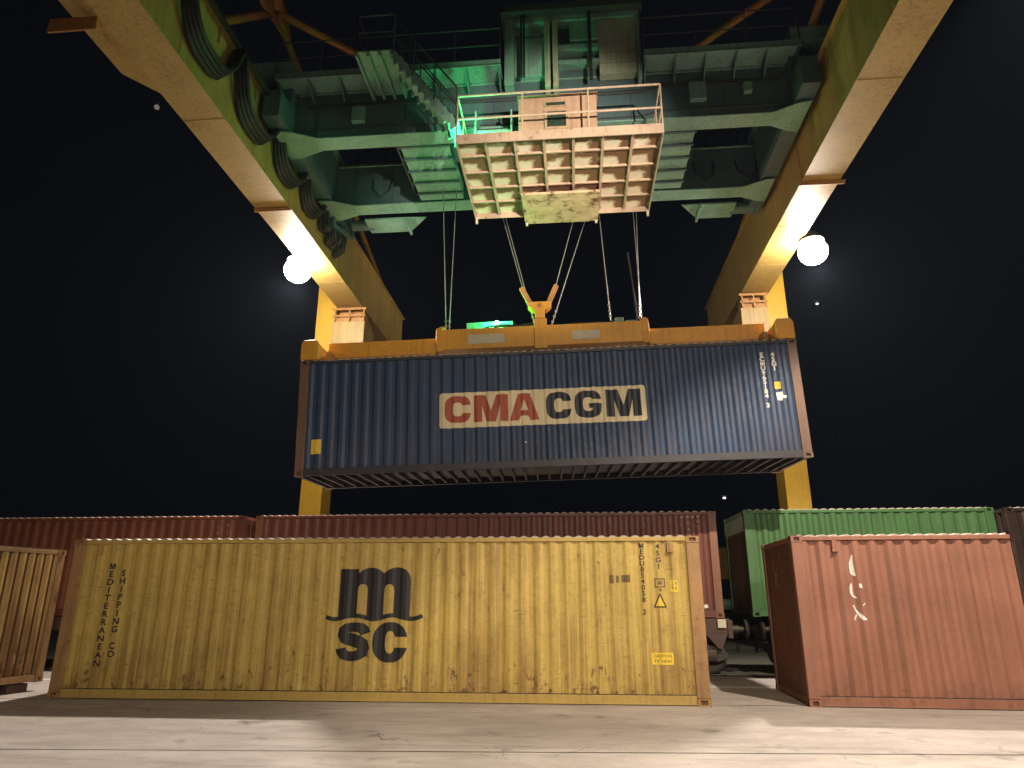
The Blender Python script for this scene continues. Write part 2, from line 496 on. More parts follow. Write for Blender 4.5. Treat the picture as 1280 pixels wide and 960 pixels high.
class Container:
    CORNER = .178
    def __init__(s, name, label, loc, rot, L, H, mats, group, pitch=.278, depth=.031, right_post=None, seed=0, cross=False, W=2.438,
                 post=.20, base=None, dent=.006, end_doors=True, endpitch=.24):
        s.L, s.H, s.W, s.seed, s.dent = L, H, W, seed, dent
        s.root = thing(name, label, 'shipping container', loc, rot, group)
        wall, postm, rail = mats['wall'], mats.get('post', mats['wall']), mats.get('rail', mats['wall'])
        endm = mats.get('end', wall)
        R_ = s.root
        cz, cx, cy = .118, .178, .162
        # corner posts and castings
        for px in (0, 1):
            for py in (0, 1):
                pw = post if px == 0 or right_post is None else right_post[0]
                pm = postm if px == 0 or right_post is None else right_post[1]
                x0 = 0 if px == 0 else L - pw; x1 = x0 + pw
                y0 = 0 if py == 0 else W - .16; y1 = y0 + .16
                po = MB().box(x0, x1, y0 + (.004 if py == 0 else 0), y1 - (.004 if py == 1 else 0), cz, H - cz).build('corner_post', pm, R_, .012)
                for pz in (0, 1):
                    s.casting(px, py, pz, pm, po, pw, cy, cz)
        pr_ = post if right_post is None else right_post[0]
        # rails
        for py in (0, 1):
            ya, yb = (.012, .075) if py == 0 else (W - .075, W - .012)
            MB().box(post, L - pr_, ya, yb, H - .085, H - .012).build('top_rail', rail, R_, .006)
            yc, yd = (.014, .10) if py == 0 else (W - .10, W - .014)
            b = MB().box(post, L - pr_, yc, yd, .02, .165)
            # lower flange lip
            b.box(post, L - pr_, yc - .006 if py == 0 else yc, yd if py == 0 else yd + .006, .012, .034)
            b.build('bottom_rail', rail, R_, .004)
            if py == 0:
                MB().box(post, L - pr_, .018, .06, .167, .178).build('rail_seam', 'steel', R_)
        for px in (0, 1):
            xa, xb = (.012, .09) if px == 0 else (L - .09, L - .012)
            MB().box(xa, xb, .16, W - .16, H - .10, H - .012).build('end_header', mats.get('endrail', rail), R_, .006)
            MB().box(xa, xb, .16, W - .16, .02, .14).build('end_sill', rail, R_, .006)
        # side walls
        s.px0, s.px1 = post - .01, L - pr_ + .01
        s.zs = [.15 + (H - .09 - .15) * i / 12 for i in range(13)]
        s.xs, s.ys = make_profile(s.px0, s.px1, pitch, depth, .030)
        for py in (0, 1):
            vs = []
            for z in s.zs:
                for x, y in zip(s.xs, s.ys):
                    yy = y + s.dn(x, z)
                    vs.append((x, yy if py == 0 else W - yy, z))
            n = len(s.xs)
            fs = [(j * n + i, j * n + i + 1, (j + 1) * n + i + 1, (j + 1) * n + i) for j in range(len(s.zs) - 1) for i in range(n - 1)]
            MB().add(vs, fs).build('side_wall', wall, R_)
        # end walls: corrugated front end at x = 0, doors at x = L (and corrugated if asked)
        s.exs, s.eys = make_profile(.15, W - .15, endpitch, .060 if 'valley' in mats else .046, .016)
        for px in (0, 1):
            if px == 1 and end_doors:
                s.doors(wall, rail)
                continue
            vs = []
            for z in (.13, H - .09):
                for y, xx in zip(s.exs, s.eys):
                    vs.append((xx if px == 0 else L - xx, y, z))
            n = len(s.exs)
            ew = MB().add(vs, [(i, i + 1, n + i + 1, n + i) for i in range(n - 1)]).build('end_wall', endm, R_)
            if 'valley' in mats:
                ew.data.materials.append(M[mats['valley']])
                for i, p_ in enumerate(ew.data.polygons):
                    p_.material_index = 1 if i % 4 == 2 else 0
        # roof, with the cross corrugation standing a little proud of the rails
        rx, rz = make_profile(post * .6, L - post * .6, .209, .028, 0)
        vs = []
        for y in (.03, W - .03):
            for x, z in zip(rx, rz):
                vs.append((x, y, H - .008 + (.028 - z)))
        n = len(rx)
        rf = MB().add(vs, [(i, i + 1, n + i + 1, n + i) for i in range(n - 1)])
        # closing skirts so that the roof has an edge
        for y in (.03, W - .03):
            vs2 = []
            for x, z in zip(rx, rz):
                vs2 += [(x, y, H - .03), (x, y, H - .008 + (.028 - z))]
            rf.add(vs2, [(2 * i, 2 * i + 2, 2 * i + 3, 2 * i + 1) for i in range(n - 1)])
        rf.build('roof', mats.get('roof', 'lit_roof'), R_)
        # underside
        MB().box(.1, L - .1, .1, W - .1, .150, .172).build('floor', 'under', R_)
        if cross:
            k = int((L - .5) / .30)
            for i in range(k + 1):
                x = .25 + (L - .5) * i / k
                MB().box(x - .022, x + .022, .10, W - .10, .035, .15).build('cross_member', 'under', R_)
        else:
            m = MB()
            k = int((L - .5) / .6)
            for i in range(k + 1):
                x = .25 + (L - .5) * i / k
                m.box(x - .022, x + .022, .10, W - .10, .035, .15)
            m.build('underframe', 'under', R_)
    def dn(s, x, z):
        if s.dent <= 0: return 0
        return s.dent * mnoise.noise(Vector((x * .9 + s.seed * 7.3, z * 1.1, s.seed * 3.1))) * 1.6
    def surf(s, x, z):
        return interp(s.xs, s.ys, x) + s.dn(x, z)
    def casting(s, px, py, pz, mat, post, cx, cy, cz):
        L, W, H = s.L, s.W, s.H
        x0 = 0 if px == 0 else L - cx; y0 = 0 if py == 0 else W - cy; z0 = 0 if pz == 0 else H - cz
        e = .003
        x0 -= e if px == 0 else 0; y0 -= e if py == 0 else 0
        bm = bmesh.new()
        bmesh.ops.create_cube(bm, size=1)
        for v in bm.verts:
            v.co = Vector((x0 + (v.co.x + .5) * (cx + e), y0 + (v.co.y + .5) * (cy + e), z0 + (v.co.z + .5) * cz))
        # apertures in the outward faces
        for f in list(bm.faces):
            n = f.normal
            if (abs(n.y) > .9 and (n.y < 0) == (py == 0)) or (abs(n.x) > .9 and (n.x < 0) == (px == 0)):
                r = bmesh.ops.inset_region(bm, faces=[f], thickness=.034, depth=0)
                c = f.calc_center_median()
                for v in f.verts:
                    d = v.co - c
                    if abs(n.y) > .9: d.x *= .62
                    else: d.y *= .62
                    v.co = c + d
                ex = bmesh.ops.extrude_discrete_faces(bm, faces=[f])
                for g in ex['faces']:
                    for v in g.verts: v.co -= n * .07
        bmesh.ops.recalc_face_normals(bm, faces=bm.faces)
        me = bpy.data.meshes.new('corner_casting'); bm.to_mesh(me); bm.free()
        me.materials.append(M[mat] if isinstance(mat, str) else mat)
        o = bpy.data.objects.new('corner_casting', me); COL.objects.link(o); o.parent = post
    def doors(s, wall, rail):
        L, W, H = s.L, s.W, s.H
        for k in (0, 1):
            y0, y1 = (.17, W / 2 - .008) if k == 0 else (W / 2 + .008, W - .17)
            m = MB().box(L - .075, L - .045, y0, y1, .15, H - .11)
            for j in range(4):
                zz = .35 + j * (H - .75) / 3.2
                m.box(L - .046, L - .032, y0 + .08, y1 - .08, zz, zz + .32)
            d = m.build('door', wall, s.root, .006)
            for yy in (y0 + .28, y1 - .28):
                MB().tube([(L - .018, yy, .10), (L - .018, yy, H - .08)], .017, 8).build('lock_rod', rail, d)
    # ---- flat marks that follow the corrugation of the near side wall
    def wrap(s, bm, name, mat, off, parent=None):
        xs = [v.co.x for v in bm.verts]; lo, hi = min(xs), max(xs)
        zl, zh = min(v.co.z for v in bm.verts), max(v.co.z for v in bm.verts)
        for x in s.xs:
            if lo + 1e-4 < x < hi - 1e-4:
                bmesh.ops.bisect_plane(bm, geom=bm.verts[:] + bm.edges[:] + bm.faces[:], plane_co=(x, 0, 0), plane_no=(1, 0, 0), dist=1e-6)
        for z in s.zs:
            if zl + 1e-4 < z < zh - 1e-4:
                bmesh.ops.bisect_plane(bm, geom=bm.verts[:] + bm.edges[:] + bm.faces[:], plane_co=(0, 0, z), plane_no=(0, 0, 1), dist=1e-6)
        for v in bm.verts:
            v.co.y = s.surf(v.co.x, v.co.z) - off
        bmesh.ops.recalc_face_normals(bm, faces=bm.faces)
        if bm.faces and sum(f.normal.y * f.calc_area() for f in bm.faces) > 0:
            bmesh.ops.reverse_faces(bm, faces=bm.faces)
        me = bpy.data.meshes.new(name); bm.to_mesh(me); bm.free()
        me.materials.append(M[mat])
        o = bpy.data.objects.new(name, me); COL.objects.link(o); o.parent = parent or s.root
        return o
    def polys(s, name, mat, polylist, off=.004, parent=None):
        bm = bmesh.new()
        for loops in polylist:
            flat = [p for l in loops for p in l]
            tris = tessellate_polygon([[Vector((p[0], p[1], 0)) for p in l] for l in loops])
            vs = [bm.verts.new((p[0], 0, p[1])) for p in flat]
            for t in tris:
                try: bm.faces.new([vs[i] for i in t])
                except ValueError: pass
        return s.wrap(bm, name, mat, off, parent)
    def text(s, name, mat, txt, x, z, h, off=.004, parent=None, **kw):
        bm = glyph_bm(txt, h, **kw)
        for v in bm.verts:
            v.co.x += x; v.co.z += z
        return s.wrap(bm, name, mat, off, parent)
    def column(s, name, mat, txt, x, ztop, step, h, off=.004, bold=.0, wide=1.0):
        """letters stacked one under the other, one mesh"""
        full = bmesh.new()
        tmp = bpy.data.meshes.new('t')
        for i, ch in enumerate(txt):
            if ch == ' ': continue
            if ch == 'M':
                bm = bmesh.new()
                lp = letter_M(-.46 * h, .46 * h, 0, h, .21 * h)
                vs_ = [bm.verts.new((p[0], 0, p[1])) for p in lp[0]]
                for t in tessellate_polygon([[Vector((p[0], p[1], 0)) for p in lp[0]]]):
                    bm.faces.new([vs_[i] for i in t])
            else:
                bm = glyph_bm(ch, h, bold=bold)
            for v in bm.verts:
                v.co.x = v.co.x * wide + x; v.co.z += ztop - i * step - h
            bm.to_mesh(tmp); bm.free(); full.from_mesh(tmp)
        bpy.data.meshes.remove(tmp)
        return s.wrap(full, name, mat, off)
    def vent(s, x, mat):
        z = s.H - .26
        m = MB().box(x - .045, x + .045, .010, .05, z, z + .17)
        m.box(x - .055, x + .055, .002, .05, z - .035, z + .012)
        m.build('ventilator', mat, s.root, .004)

def rot3(rx, ry, rz):
    return Matrix.Rotation(rz, 3, 'Z') @ Matrix.Rotation(ry, 3, 'Y') @ Matrix.Rotation(rx, 3, 'X')

HC = 2.896
YARD = 'containers standing in the yard'
TRAIN = 'containers riding on the flat wagons'

# ---- yellow container, right in front
Y = Container('shipping_container', 'long yellow container with black m-over-sc emblem standing on the concrete', (-9.8987, 13.1922, 0), (0, 0, .0083),
              12.192, HC, dict(wall='yellow_box', post='yellow_post', rail='yellow_rail'), YARD, seed=1, post=.24, depth=.021, dent=.011)
mloop = [(5.44, 1.42), (5.44, 2.32), (5.80, 2.32), (5.80, 2.245), (5.86, 2.295), (5.94, 2.33), (6.03, 2.345), (6.12, 2.335), (6.20, 2.305),
         (6.275, 2.245), (6.285, 2.245), (6.36, 2.30), (6.44, 2.335), (6.53, 2.35), (6.62, 2.34), (6.70, 2.305), (6.76, 2.25), (6.79, 2.17), (6.80, 2.10),
         (6.80, 1.42), (6.49, 1.47)]
h2 = [(6.49, 1.94), (6.475, 2.0), (6.44, 2.035), (6.395, 2.045), (6.35, 2.035), (6.315, 2.0), (6.30, 1.94), (6.30, 1.44)]
h1 = [(5.985, 1.44), (5.985, 1.94), (5.97, 2.0), (5.935, 2.035), (5.89, 2.045), (5.845, 2.035), (5.81, 2.0), (5.795, 1.94), (5.795, 1.44)]
wave = []
for i in range(49):
    t = i / 48
    wave.append((5.22 + 1.82 * t, 1.452 - .05 * math.cos((t - .02) * 2 * PI * 2.65 + .55) * -1))
wave = [(5.22, 1.455), (5.30, 1.425), (5.38, 1.412), (5.48, 1.425), (5.58, 1.452), (5.68, 1.475), (5.78, 1.482), (5.88, 1.468), (5.98, 1.44), (6.08, 1.418),
        (6.18, 1.418), (6.28, 1.445), (6.38, 1.475), (6.48, 1.487), (6.58, 1.475), (6.68, 1.445), (6.78, 1.425), (6.88, 1.425), (6.97, 1.447), (7.05, 1.478)]
logo = Y.polys('logo', 'blackletter', [[mloop + h2 + h1]], .004)
Y.polys('logo_wave', 'blackletter', [[ribbon(wave, .075)]], .0055, logo)
# s and c under the wave
def s_path():
    pts = []
    cx, zc = 5.765, 1.015
    for i in range(15):      # upper bowl, from the right terminal round to the middle
        t = math.radians(12 + 250 * i / 14)
        pts.append((cx + .01 + .215 * math.cos(t), 1.175 + .105 * math.sin(t)))
    for i in range(15):
        t = math.radians(82 - 262 * i / 14)
        pts.append((cx + .005 + .215 * math.cos(t), .835 + .105 * math.sin(t)))
    return pts
sp_ = [(5.985, 1.155), (5.965, 1.215), (5.91, 1.258), (5.82, 1.275), (5.72, 1.272), (5.63, 1.25), (5.575, 1.205), (5.565, 1.15), (5.60, 1.10), (5.68, 1.068),
       (5.78, 1.042), (5.88, 1.012), (5.95, .965), (5.97, .905), (5.945, .84), (5.88, .795), (5.78, .768), (5.68, .77), (5.60, .80), (5.555, .85), (5.545, .905)]
sw = [.21, .20, .185, .165, .165, .18, .20, .215, .225, .225, .22, .225, .225, .215, .20, .18, .165, .165, .185, .20, .215]
Y.polys('logo_letter', 'blackletter', [[ribbon(sp_, sw)]], .005, logo)
cc = letter_C(6.13, 6.785, .665, 1.365, .235, .155, 2.25, .27)
Y.polys('logo_letter', 'blackletter', [cc], .005, logo)
Y.column('lettering', 'blackletter', 'MEDITERRANEAN', .85, 2.44, .1475, .112, bold=.03, wide=1.1)
Y.column('lettering', 'blackletter', 'SHIPPING', 1.10, 2.31, .1475, .112, bold=.03, wide=1.1)
Y.column('lettering', 'blackletter', 'CO', 1.10, 2.31 - 9 * .1475, .1475, .112, bold=.03, wide=1.1)
Y.column('serial_number', 'blackletter', 'MEDU854058', 11.13, 2.77, .1065, .086, bold=.02, wide=1.1)
Y.column('check_digit', 'blackletter', '2', 11.13, 2.77 - 11 * .1065, .1065, .086, bold=.02, wide=1.1)
Y.column('size_code', 'blackletter', '45G1', 11.43, 2.76, .122, .09, bold=.02, wide=1.1)
Y.polys('faded_plate', 'greyletter', [[rrect(11.34, 11.53, 1.98, 2.14, .01), rrect(11.36, 11.51, 2.0, 2.12, .005)[::-1]], [[(11.40, 2.03), (11.47, 2.03), (11.47, 2.09), (11.40, 2.09)]],
                                       [[(11.415, 1.91), (11.455, 1.91), (11.455, 1.96), (11.415, 1.96)]]], .004)
lab = Y.polys('yellow_label', 'label_yellow', [[rrect(11.62, 11.76, 1.90, 2.10, .012)]], .004)
Y.text('label_text', 'greyletter', '2.9\n9.6', 11.69, 2.02, .06, .006, lab, bold=.01, line=.9)
tri = Y.polys('warning_sign', 'blackletter', [[[(11.30, 1.63), (11.54, 1.63), (11.42, 1.885)]]], .004)
Y.polys('warning_face', 'label_yellow', [[[(11.337, 1.653), (11.503, 1.653), (11.42, 1.832)]]], .006, tri)
cl = Y.polys('caution_label', 'label_yellow', [[rrect(11.22, 11.60, .665, .865, .01)]], .004)
Y.text('label_text', 'greyletter', 'CAUTION\nNO. HALED'[:7], 11.41, .785, .05, .006, cl, bold=.012)
Y.text('label_text', 'greyletter', '9\'6" HIGH', 11.41, .70, .05, .006, cl, bold=.012)
Y.vent(11.65, 'yellow_old'); Y.vent(.55, 'yellow_old')
Y.polys('repair_patch', 'greyletter', [[rrect(10.52, 10.60, 2.05, 2.2, .01)], [rrect(10.64, 10.70, 2.06, 2.19, .01)], [rrect(10.74, 10.90, 2.07, 2.2, .01)]], .003)

# ---- red-brown container to the right
RB = Container('shipping_container', 'red brown container with white paint strokes standing right of the yellow one', (3.9718, 13.3816, 0), (0, 0, -.0327),
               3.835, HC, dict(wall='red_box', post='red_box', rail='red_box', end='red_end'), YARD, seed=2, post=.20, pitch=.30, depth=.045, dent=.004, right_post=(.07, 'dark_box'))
def redpt(X, Yp):
    u, v = 1040 + X / 8.73, 680 + Yp / 8.73
    return (.96 + (u - 1062 - (v - 710) * .138) * .0137, 2.31 - (v - 710) * .01366)
strokes = [[(222, 105), (232, 120), (236, 180), (246, 240), (256, 290), (270, 348), (240, 342), (214, 318), (203, 250), (200, 200), (212, 160)],
           [(215, 432), (232, 430), (236, 470), (240, 520), (252, 560), (292, 588), (268, 592), (236, 575), (214, 535), (207, 480)],
           [(302, 430), (325, 430), (342, 482), (312, 478), (303, 455)],
           [(240, 668), (256, 664), (280, 715), (330, 765), (372, 800), (396, 826), (350, 832), (312, 795), (278, 742)],
           [(280, 766), (290, 770), (272, 832), (262, 832), (264, 800)],
           [(340, 668), (362, 640), (374, 648), (350, 675)]]
RB.polys('paint_stroke', 'whiteletter', [[[redpt(*p) for p in st]] for st in strokes], .004)
RB.vent(.76, 'red_box')
# worn X on the left end wall
xb = MB()
for (y0, z0), (y1, z1) in (((1.30, 2.42), (1.66, 1.98)), ((1.70, 2.42), (1.32, 2.05)), ((1.28, 2.04), (1.52, 2.03))):
    xb.bar((.022, y0, z0), (.022, y1, z1), .004, .055, up=(0, -1, 0) if False else (0, 0, 1))
xb.build('worn_letter', 'fadedletter', RB.root)

# ---- old yellow container at the left edge, end wall towards us
th = math.radians(-10.3)
ex = Vector((math.cos(th), math.sin(th), 0)); ey = Vector((-math.sin(th), math.cos(th), 0))
far_c = Vector((-10.86, 14.26, .17))
org = far_c - ey * 2.438 - ex * 6.058
YL = Container('shipping_container', 'old yellow container end with strong ribs at the left edge, raised on timber', org, (0, 0, th),
               6.058, 2.591, dict(wall='yellow_old', post='yellow_rusted', rail='yellow_rusted', end='yellow_old', valley='valley_shade'), YARD, seed=3, post=.16, end_doors=False, endpitch=.19)
for i, (lx, ly) in enumerate(((5.85, .35), (5.85, 1.95), (.3, .35), (.3, 1.95))):
    p = org + ex * lx + ey * ly
    o = MB().box(-.16, .16, -.22, .22, 0, .166).build('timber_block', 'wagon', None, .01)
    o.location = (p.x, p.y, 0); o.rotation_euler = (0, 0, th)
    tag(o, 'dark timber block under the old yellow container at the left edge', 'block', 'timber blocks under the left container')

# ---- blue container hanging from the spreader
RG = rot3(.0231, -.0287, .0337); OG = Vector((-6.6351, 15.8205, 4.5581))
G = Container('shipping_container', 'dark blue container with cream lettered panel hanging in mid air', OG, RG, 12.192, HC,
              dict(wall='blue_box', post='blue_post', rail='blue_rail'), 'container hanging under the crane', seed=4, cross=True, post=.22)
G.polys('name_panel', 'cream', [[rrect(3.49, 8.48, 1.03, 1.91, .07)]], .003)
z0, z1 = 1.155, 1.825
G.polys('letter', 'redletter', [letter_C(3.62, 4.26, z0, z1, .20, .165)], .0055)
G.polys('letter', 'redletter', [letter_M(4.33, 5.17, z0, z1, .20)], .0055)
G.polys('letter', 'redletter', [letter_A(5.20, 5.91, z0, z1, .20)], .0055)
G.polys('letter', 'blueletter', [letter_C(6.08, 6.69, z0, z1, .20, .165)], .0055)
G.polys('letter', 'blueletter', [letter_G(6.77, 7.42, z0, z1, .20, .165)], .0055)
G.polys('letter', 'blueletter', [letter_M(7.52, 8.36, z0, z1, .20)], .0055)
G.column('serial_number', 'whiteletter', 'ECMU965184', 11.34, 2.60, .115, .102, bold=.035, wide=1.1)
G.column('check_digit', 'whiteletter', '3', 11.34, 2.60 - 11 * .115, .115, .102, bold=.035, wide=1.1)
G.column('size_code', 'whiteletter', '45G1', 11.61, 2.60, .12, .105, bold=.035, wide=1.1)
G.polys('yellow_label', 'label_yellow', [[rrect(.36, .61, .53, .89, .01)]], .004)
G.polys('yellow_label', 'label_yellow', [[rrect(11.55, 11.69, 1.67, 1.85, .01)]], .004)
G.polys('white_label_or_glint', 'whiteletter', [[[(11.56, 1.58), (11.70, 1.60), (11.72, 1.50), (11.80, 1.50), (11.78, 1.44), (11.70, 1.44), (11.68, 1.38), (11.58, 1.40)]]], .004)
G.polys('white_label_or_glint', 'whiteletter', [[rrect(5.54, 5.575, .60, .64, .005)]], .004)  # tiny white square, a painted glint on the wall

# ---- the train
TY, TZ = 18.2, 1.33
T1 = Container('shipping_container', 'orange brown container on the train behind the left part of the yellow one', (-21.08, TY, TZ), (0, 0, .0), 12.192, 2.591,
               dict(wall='orange_box', post='brown_box', rail='orange_box'), TRAIN, seed=5)
T2 = Container('shipping_container', 'maroon container on the train behind the right part of the yellow one', (-8.58, TY + .02, TZ), (0, 0, .0), 12.192, 2.591,
               dict(wall='brown_box', post='brown_post', rail='brown_box'), TRAIN, seed=6)
T3 = Container('shipping_container', 'bright green container with rusty dark left end on the train', (4.31, TY + .03, TZ + .03), (0, 0, .0), 6.058, 2.591,
               dict(wall='green_box', post='green_box', rail='green_box', end='green_rusty', endrail='green_rusty'), TRAIN, seed=7, pitch=.29, depth=.042)
T4 = Container('shipping_container', 'dark brown container at the right edge beside the green one', (10.62, TY, TZ + .02), (0, 0, .0), 6.058, 2.591,
               dict(wall='dark_box', post='dark_box', rail='dark_box'), TRAIN, seed=8)
for T, xs in ((T1, (11.45, 11.72)), (T2, (11.5, 11.73))):
    T.column('serial_number', 'fadedletter', '104', xs[0], 2.52, .16, .11, bold=.01)
    T.column('size_code', 'fadedletter', '41', xs[1], 2.40, .16, .11, bold=.01)
T2.polys('reflector_strip', 'fadedletter', [[[(11.30 + .13 * i, 2.44), (11.38 + .13 * i, 2.44), (11.41 + .13 * i, 2.49), (11.33 + .13 * i, 2.49)]] for i in range(4)], .004)
T2.polys('white_label_or_glint', 'whiteletter', [[[(11.62, .30), (11.72, .34), (11.70, .46), (11.66, .40), (11.60, .50)]], [[(11.74, .22), (11.84, .24), (11.82, .32), (11.73, .30)]]], .004)

def wagon(name, label, x0, x1, yc):
    w = thing(name, label, 'wagon', ((x0 + x1) / 2, yc, 0), group='flat wagons of the train')
    L = (x1 - x0) / 2
    m = MB()
    for s_ in (-1, 1):
        m.box(-L, L, s_ * 1.16 - .07, s_ * 1.16 + .07, .98, 1.31)
    n = int(2 * L / 1.6)
    for i in range(n + 1):
        x = -L + .08 + (2 * L - .16) * i / n
        m.box(x - .07, x + .07, -1.09, 1.09, 1.02, 1.30)
    m.build('frame', 'wagon', w, .008)
    for s_ in (-1, 1):
        MB().box(s_ * L - .06, s_ * L + .06, -1.27, 1.27, .86, 1.27).build('headstock', 'wagon', w, .01)
        for t in (-1, 1):
            b = MB()
            b.lathe([(.10, 0), (.10, .22), (.07, .22), (.07, .34), (.22, .35), (.24, .40), (.2, .44)], (0, 0, 0), 16, 'x')
            for i, v in enumerate(b.v):
                b.v[i] = (s_ * (L + .06 + v[0]), t * .88 + v[1], 1.06 + v[2])
            b.build('buffer', 'steel', w, smooth=False)
        MB().box(s_ * L, s_ * (L + .5), -.05, .05, .98, 1.12).tube([(s_ * (L + .35), .0, 1.0), (s_ * (L + .42), .03, .75), (s_ * (L + .40), .03, .45)], .03, 8).build('coupling', 'steel', w)
        # bogie
        bx = s_ * (L - 1.38)
        bo = MB()
        for t in (-1, 1):
            bo.prism([(bx - 1.35, .42), (bx - 1.2, .66), (bx - .5, .72), (bx - .3, .50), (bx + .3, .50), (bx + .5, .72), (bx + 1.2, .66), (bx + 1.35, .42),
                      (bx + 1.05, .30), (bx + .75, .42), (bx + .3, .34), (bx - .3, .34), (bx - .75, .42), (bx - 1.05, .30)], 'y', t * 1.02 - .06, t * 1.02 + .06)
        bo.box(bx - .22, bx + .22, -1.05, 1.05, .55, .84)
        bg = bo.build('bogie', 'steel', w, .01)
        for wx in (-.9, .9):
            ax = MB().tube([(bx + wx, -.95, .455), (bx + wx, .95, .455)], .07, 10)
            for t in (-1, 1):
                ax.lathe([(.12, -.10), (.40, -.09), (.46, -.07), (.46, -.03), (.43, .045), (.38, .05), (.15, .03)] if t > 0 else
                         [(.15, -.03), (.38, -.05), (.43, -.045), (.46, .03), (.46, .07), (.40, .09), (.12, .10)], (bx + wx, t * .76, .455), 24, 'y')
            ax.build('wheelset', 'wheel', bg)
            for t in (-1, 1):
                MB().box(bx + wx - .13, bx + wx + .13, t * 1.08 - .07, t * 1.08 + .09, .33, .58).build('axle_box', 'wagon', bg, .02)
    # hand brake step and gusset plates hung from the side sill
    for s_ in (-1, 1):
        for e in (-1, 1):
            MB().prism([(e * (L - .05), .99), (e * (L - .62), .99), (e * (L - .30), .62), (e * (L - .22), .62)], 'y', s_ * 1.20 - .02, s_ * 1.20 + .02).build('end_gusset', 'wagon', w, .004)
            MB().box(e * (L - .9) - .25, e * (L - .9) + .25, s_ * 1.22 - .02, s_ * 1.22 + .08, .40, .44).build('step', 'toe', w)
    for cx in (-L + .2, L - .2):
        MB().box(cx - .1, cx + .1, -1.30, -1.20, 1.10, 1.30).build('label_plate', 'plate_white', w, .01)
    return w
YC = TY + 1.22
wagon('flat_wagon', 'flat wagon carrying the two brown containers behind the yellow one', -21.3, 3.72, YC)
wagon('flat_wagon', 'flat wagon carrying the green container behind the red brown one', 5.0, 17.2, YC)

# ------------------------------------------------------------------ ground, track, rails
g = MB()
g.add([(-220, -120, 0), (220, -120, 0), (220, 18.30, 0), (-220, 18.30, 0)], [(0, 1, 2, 3)])
tag(g.build('ground', 'concrete'), kind='structure')
tm, nt, out = new_mat('ballast_and_dirt')
b_ = N(nt, 'ShaderNodeBsdfPrincipled'); nt.links.new(b_.outputs[0], out.inputs[0])
f1 = noise_tex(nt, (1, 1, 1), 16, 5, .7); f2 = noise_tex(nt, (1, 1, 1), .8, 4, .5)
nt.links.new(mixc(nt, ramp(nt, f2, .35, .65, 0, .7), mixc(nt, ramp(nt, f1, .3, .7), (.04, .038, .03), (.15, .142, .115)), (.06, .068, .036)), b_.inputs['Base Color'])
b_.inputs['Roughness'].default_value = .9
bp_ = N(nt, 'ShaderNodeBump'); bp_.inputs['Strength'].default_value = .8; bp_.inputs['Distance'].default_value = .05
nt.links.new(f1, bp_.inputs['Height']); nt.links.new(bp_.outputs[0], b_.inputs['Normal'])
g = MB(); g.add([(-220, 18.30, -.004), (220, 18.30, -.004), (220, 400, -.004), (-220, 400, -.004)], [(0, 1, 2, 3)])
tag(g.build('track_bed', tm), kind='structure')
MBr = MB()
for yy, lbl in ((YC - .76, 'steel rail of the train track, nearer to the containers in front'), (YC + .76, 'steel rail of the train track, farther side under the wagons')):
    prof = [(-.07, 0), (.07, 0), (.07, .012), (.012, .03), (.012, .10), (.034, .115), (.034, .14), (-.034, .14), (-.034, .115), (-.012, .10), (-.012, .03), (-.07, .012)]
    o = MB().prism([(yy + a, b) for a, b in prof], 'x', -120, 120).build('rail', 'railhead')
    # wheel treads stand on the rail heads, so the rails sit a little lower
    o.location.z = -.135
    tag(o, lbl, 'rail', 'rails of the train track')
# slab joints: narrow dark filler strips, and a pale strip behind the containers
for i, (yy, sk) in enumerate(((9.35, .065), (5.0, .065), (13.4, .03))):
    o = MB().add([(-60, yy - 60 * sk - .012, .004), (60, yy + 60 * sk - .012, .004), (60, yy + 60 * sk + .012, .004), (-60, yy - 60 * sk + .012, .004)], [(0, 1, 2, 3)]).build('slab_joint', 'black')
    tag(o, kind='structure')
o = MB().add([(-60, 15.95, .004), (60, 15.95, .004), (60, 16.22, .004), (-60, 16.22, .004)], [(0, 1, 2, 3)]).build('pale_strip', 'strip_white')
tag(o, kind='structure')

# ------------------------------------------------------------------ gantry crane
crane = thing('gantry_crane', 'huge yellow gantry crane with two girders passing overhead on tall legs', 'crane', (-.75, 23.4, 0))
CO = Vector((-.75, 23.4, 0))
def cb(m, name, mat, parent=None, bevel=.01, smooth=False):
    """world coordinates -> local to the crane"""
    m.v = [(x - CO.x, y - CO.y, z - CO.z) for x, y, z in m.v]
    return m.build(name, mat, parent or crane, bevel, smooth)
GZ0, GZ1 = 12.0, 13.92
YN, YF = -9.0, 28.5
LX0, LX1, RX0, RX1 = -8.497, -7.525, 6.03, 6.995
gl = cb(MB().box(LX0 + .03, LX1 - .012, YN, YF, GZ0 + .03, GZ1 - .05), 'girder', 'crane_yellow')
cb(MB().box(LX0, LX1, YN, YF, GZ0, GZ0 + .028), 'bottom_flange', 'crane_yellow', gl, .004)
cb(MB().box(LX0 - .05, LX1 + .10, YN, YF, GZ1 - .048, GZ1 - .012), 'top_flange', 'crane_yellow', gl, .004)
gr = cb(MB().box(RX0 + .012, RX1 - .03, YN, YF, GZ0 + .03, GZ1 - .05), 'girder', 'crane_yellow')
cb(MB().box(RX0, RX1, YN, YF, GZ0, GZ0 + .028), 'bottom_flange', 'crane_yellow', gr, .004)
cb(MB().box(RX0 - .10, RX1 + .05, YN, YF, GZ1 - .048, GZ1 - .012), 'top_flange', 'crane_yellow', gr, .004)
for gx, gp, a, b in ((LX0, gl, LX0 - .03, LX1 - .0), (RX0, gr, RX0 - .02, RX1 + .12)):
    for yy in (15.97,):
        cb(MB().box(a, b, yy - .07, yy + .07, GZ0 - .05, GZ0 - .003).box(a, b, yy - .02, yy + .02, GZ0 - .09, GZ0 - .05), 'splice_plate', 'crane_brown', gp, .004)
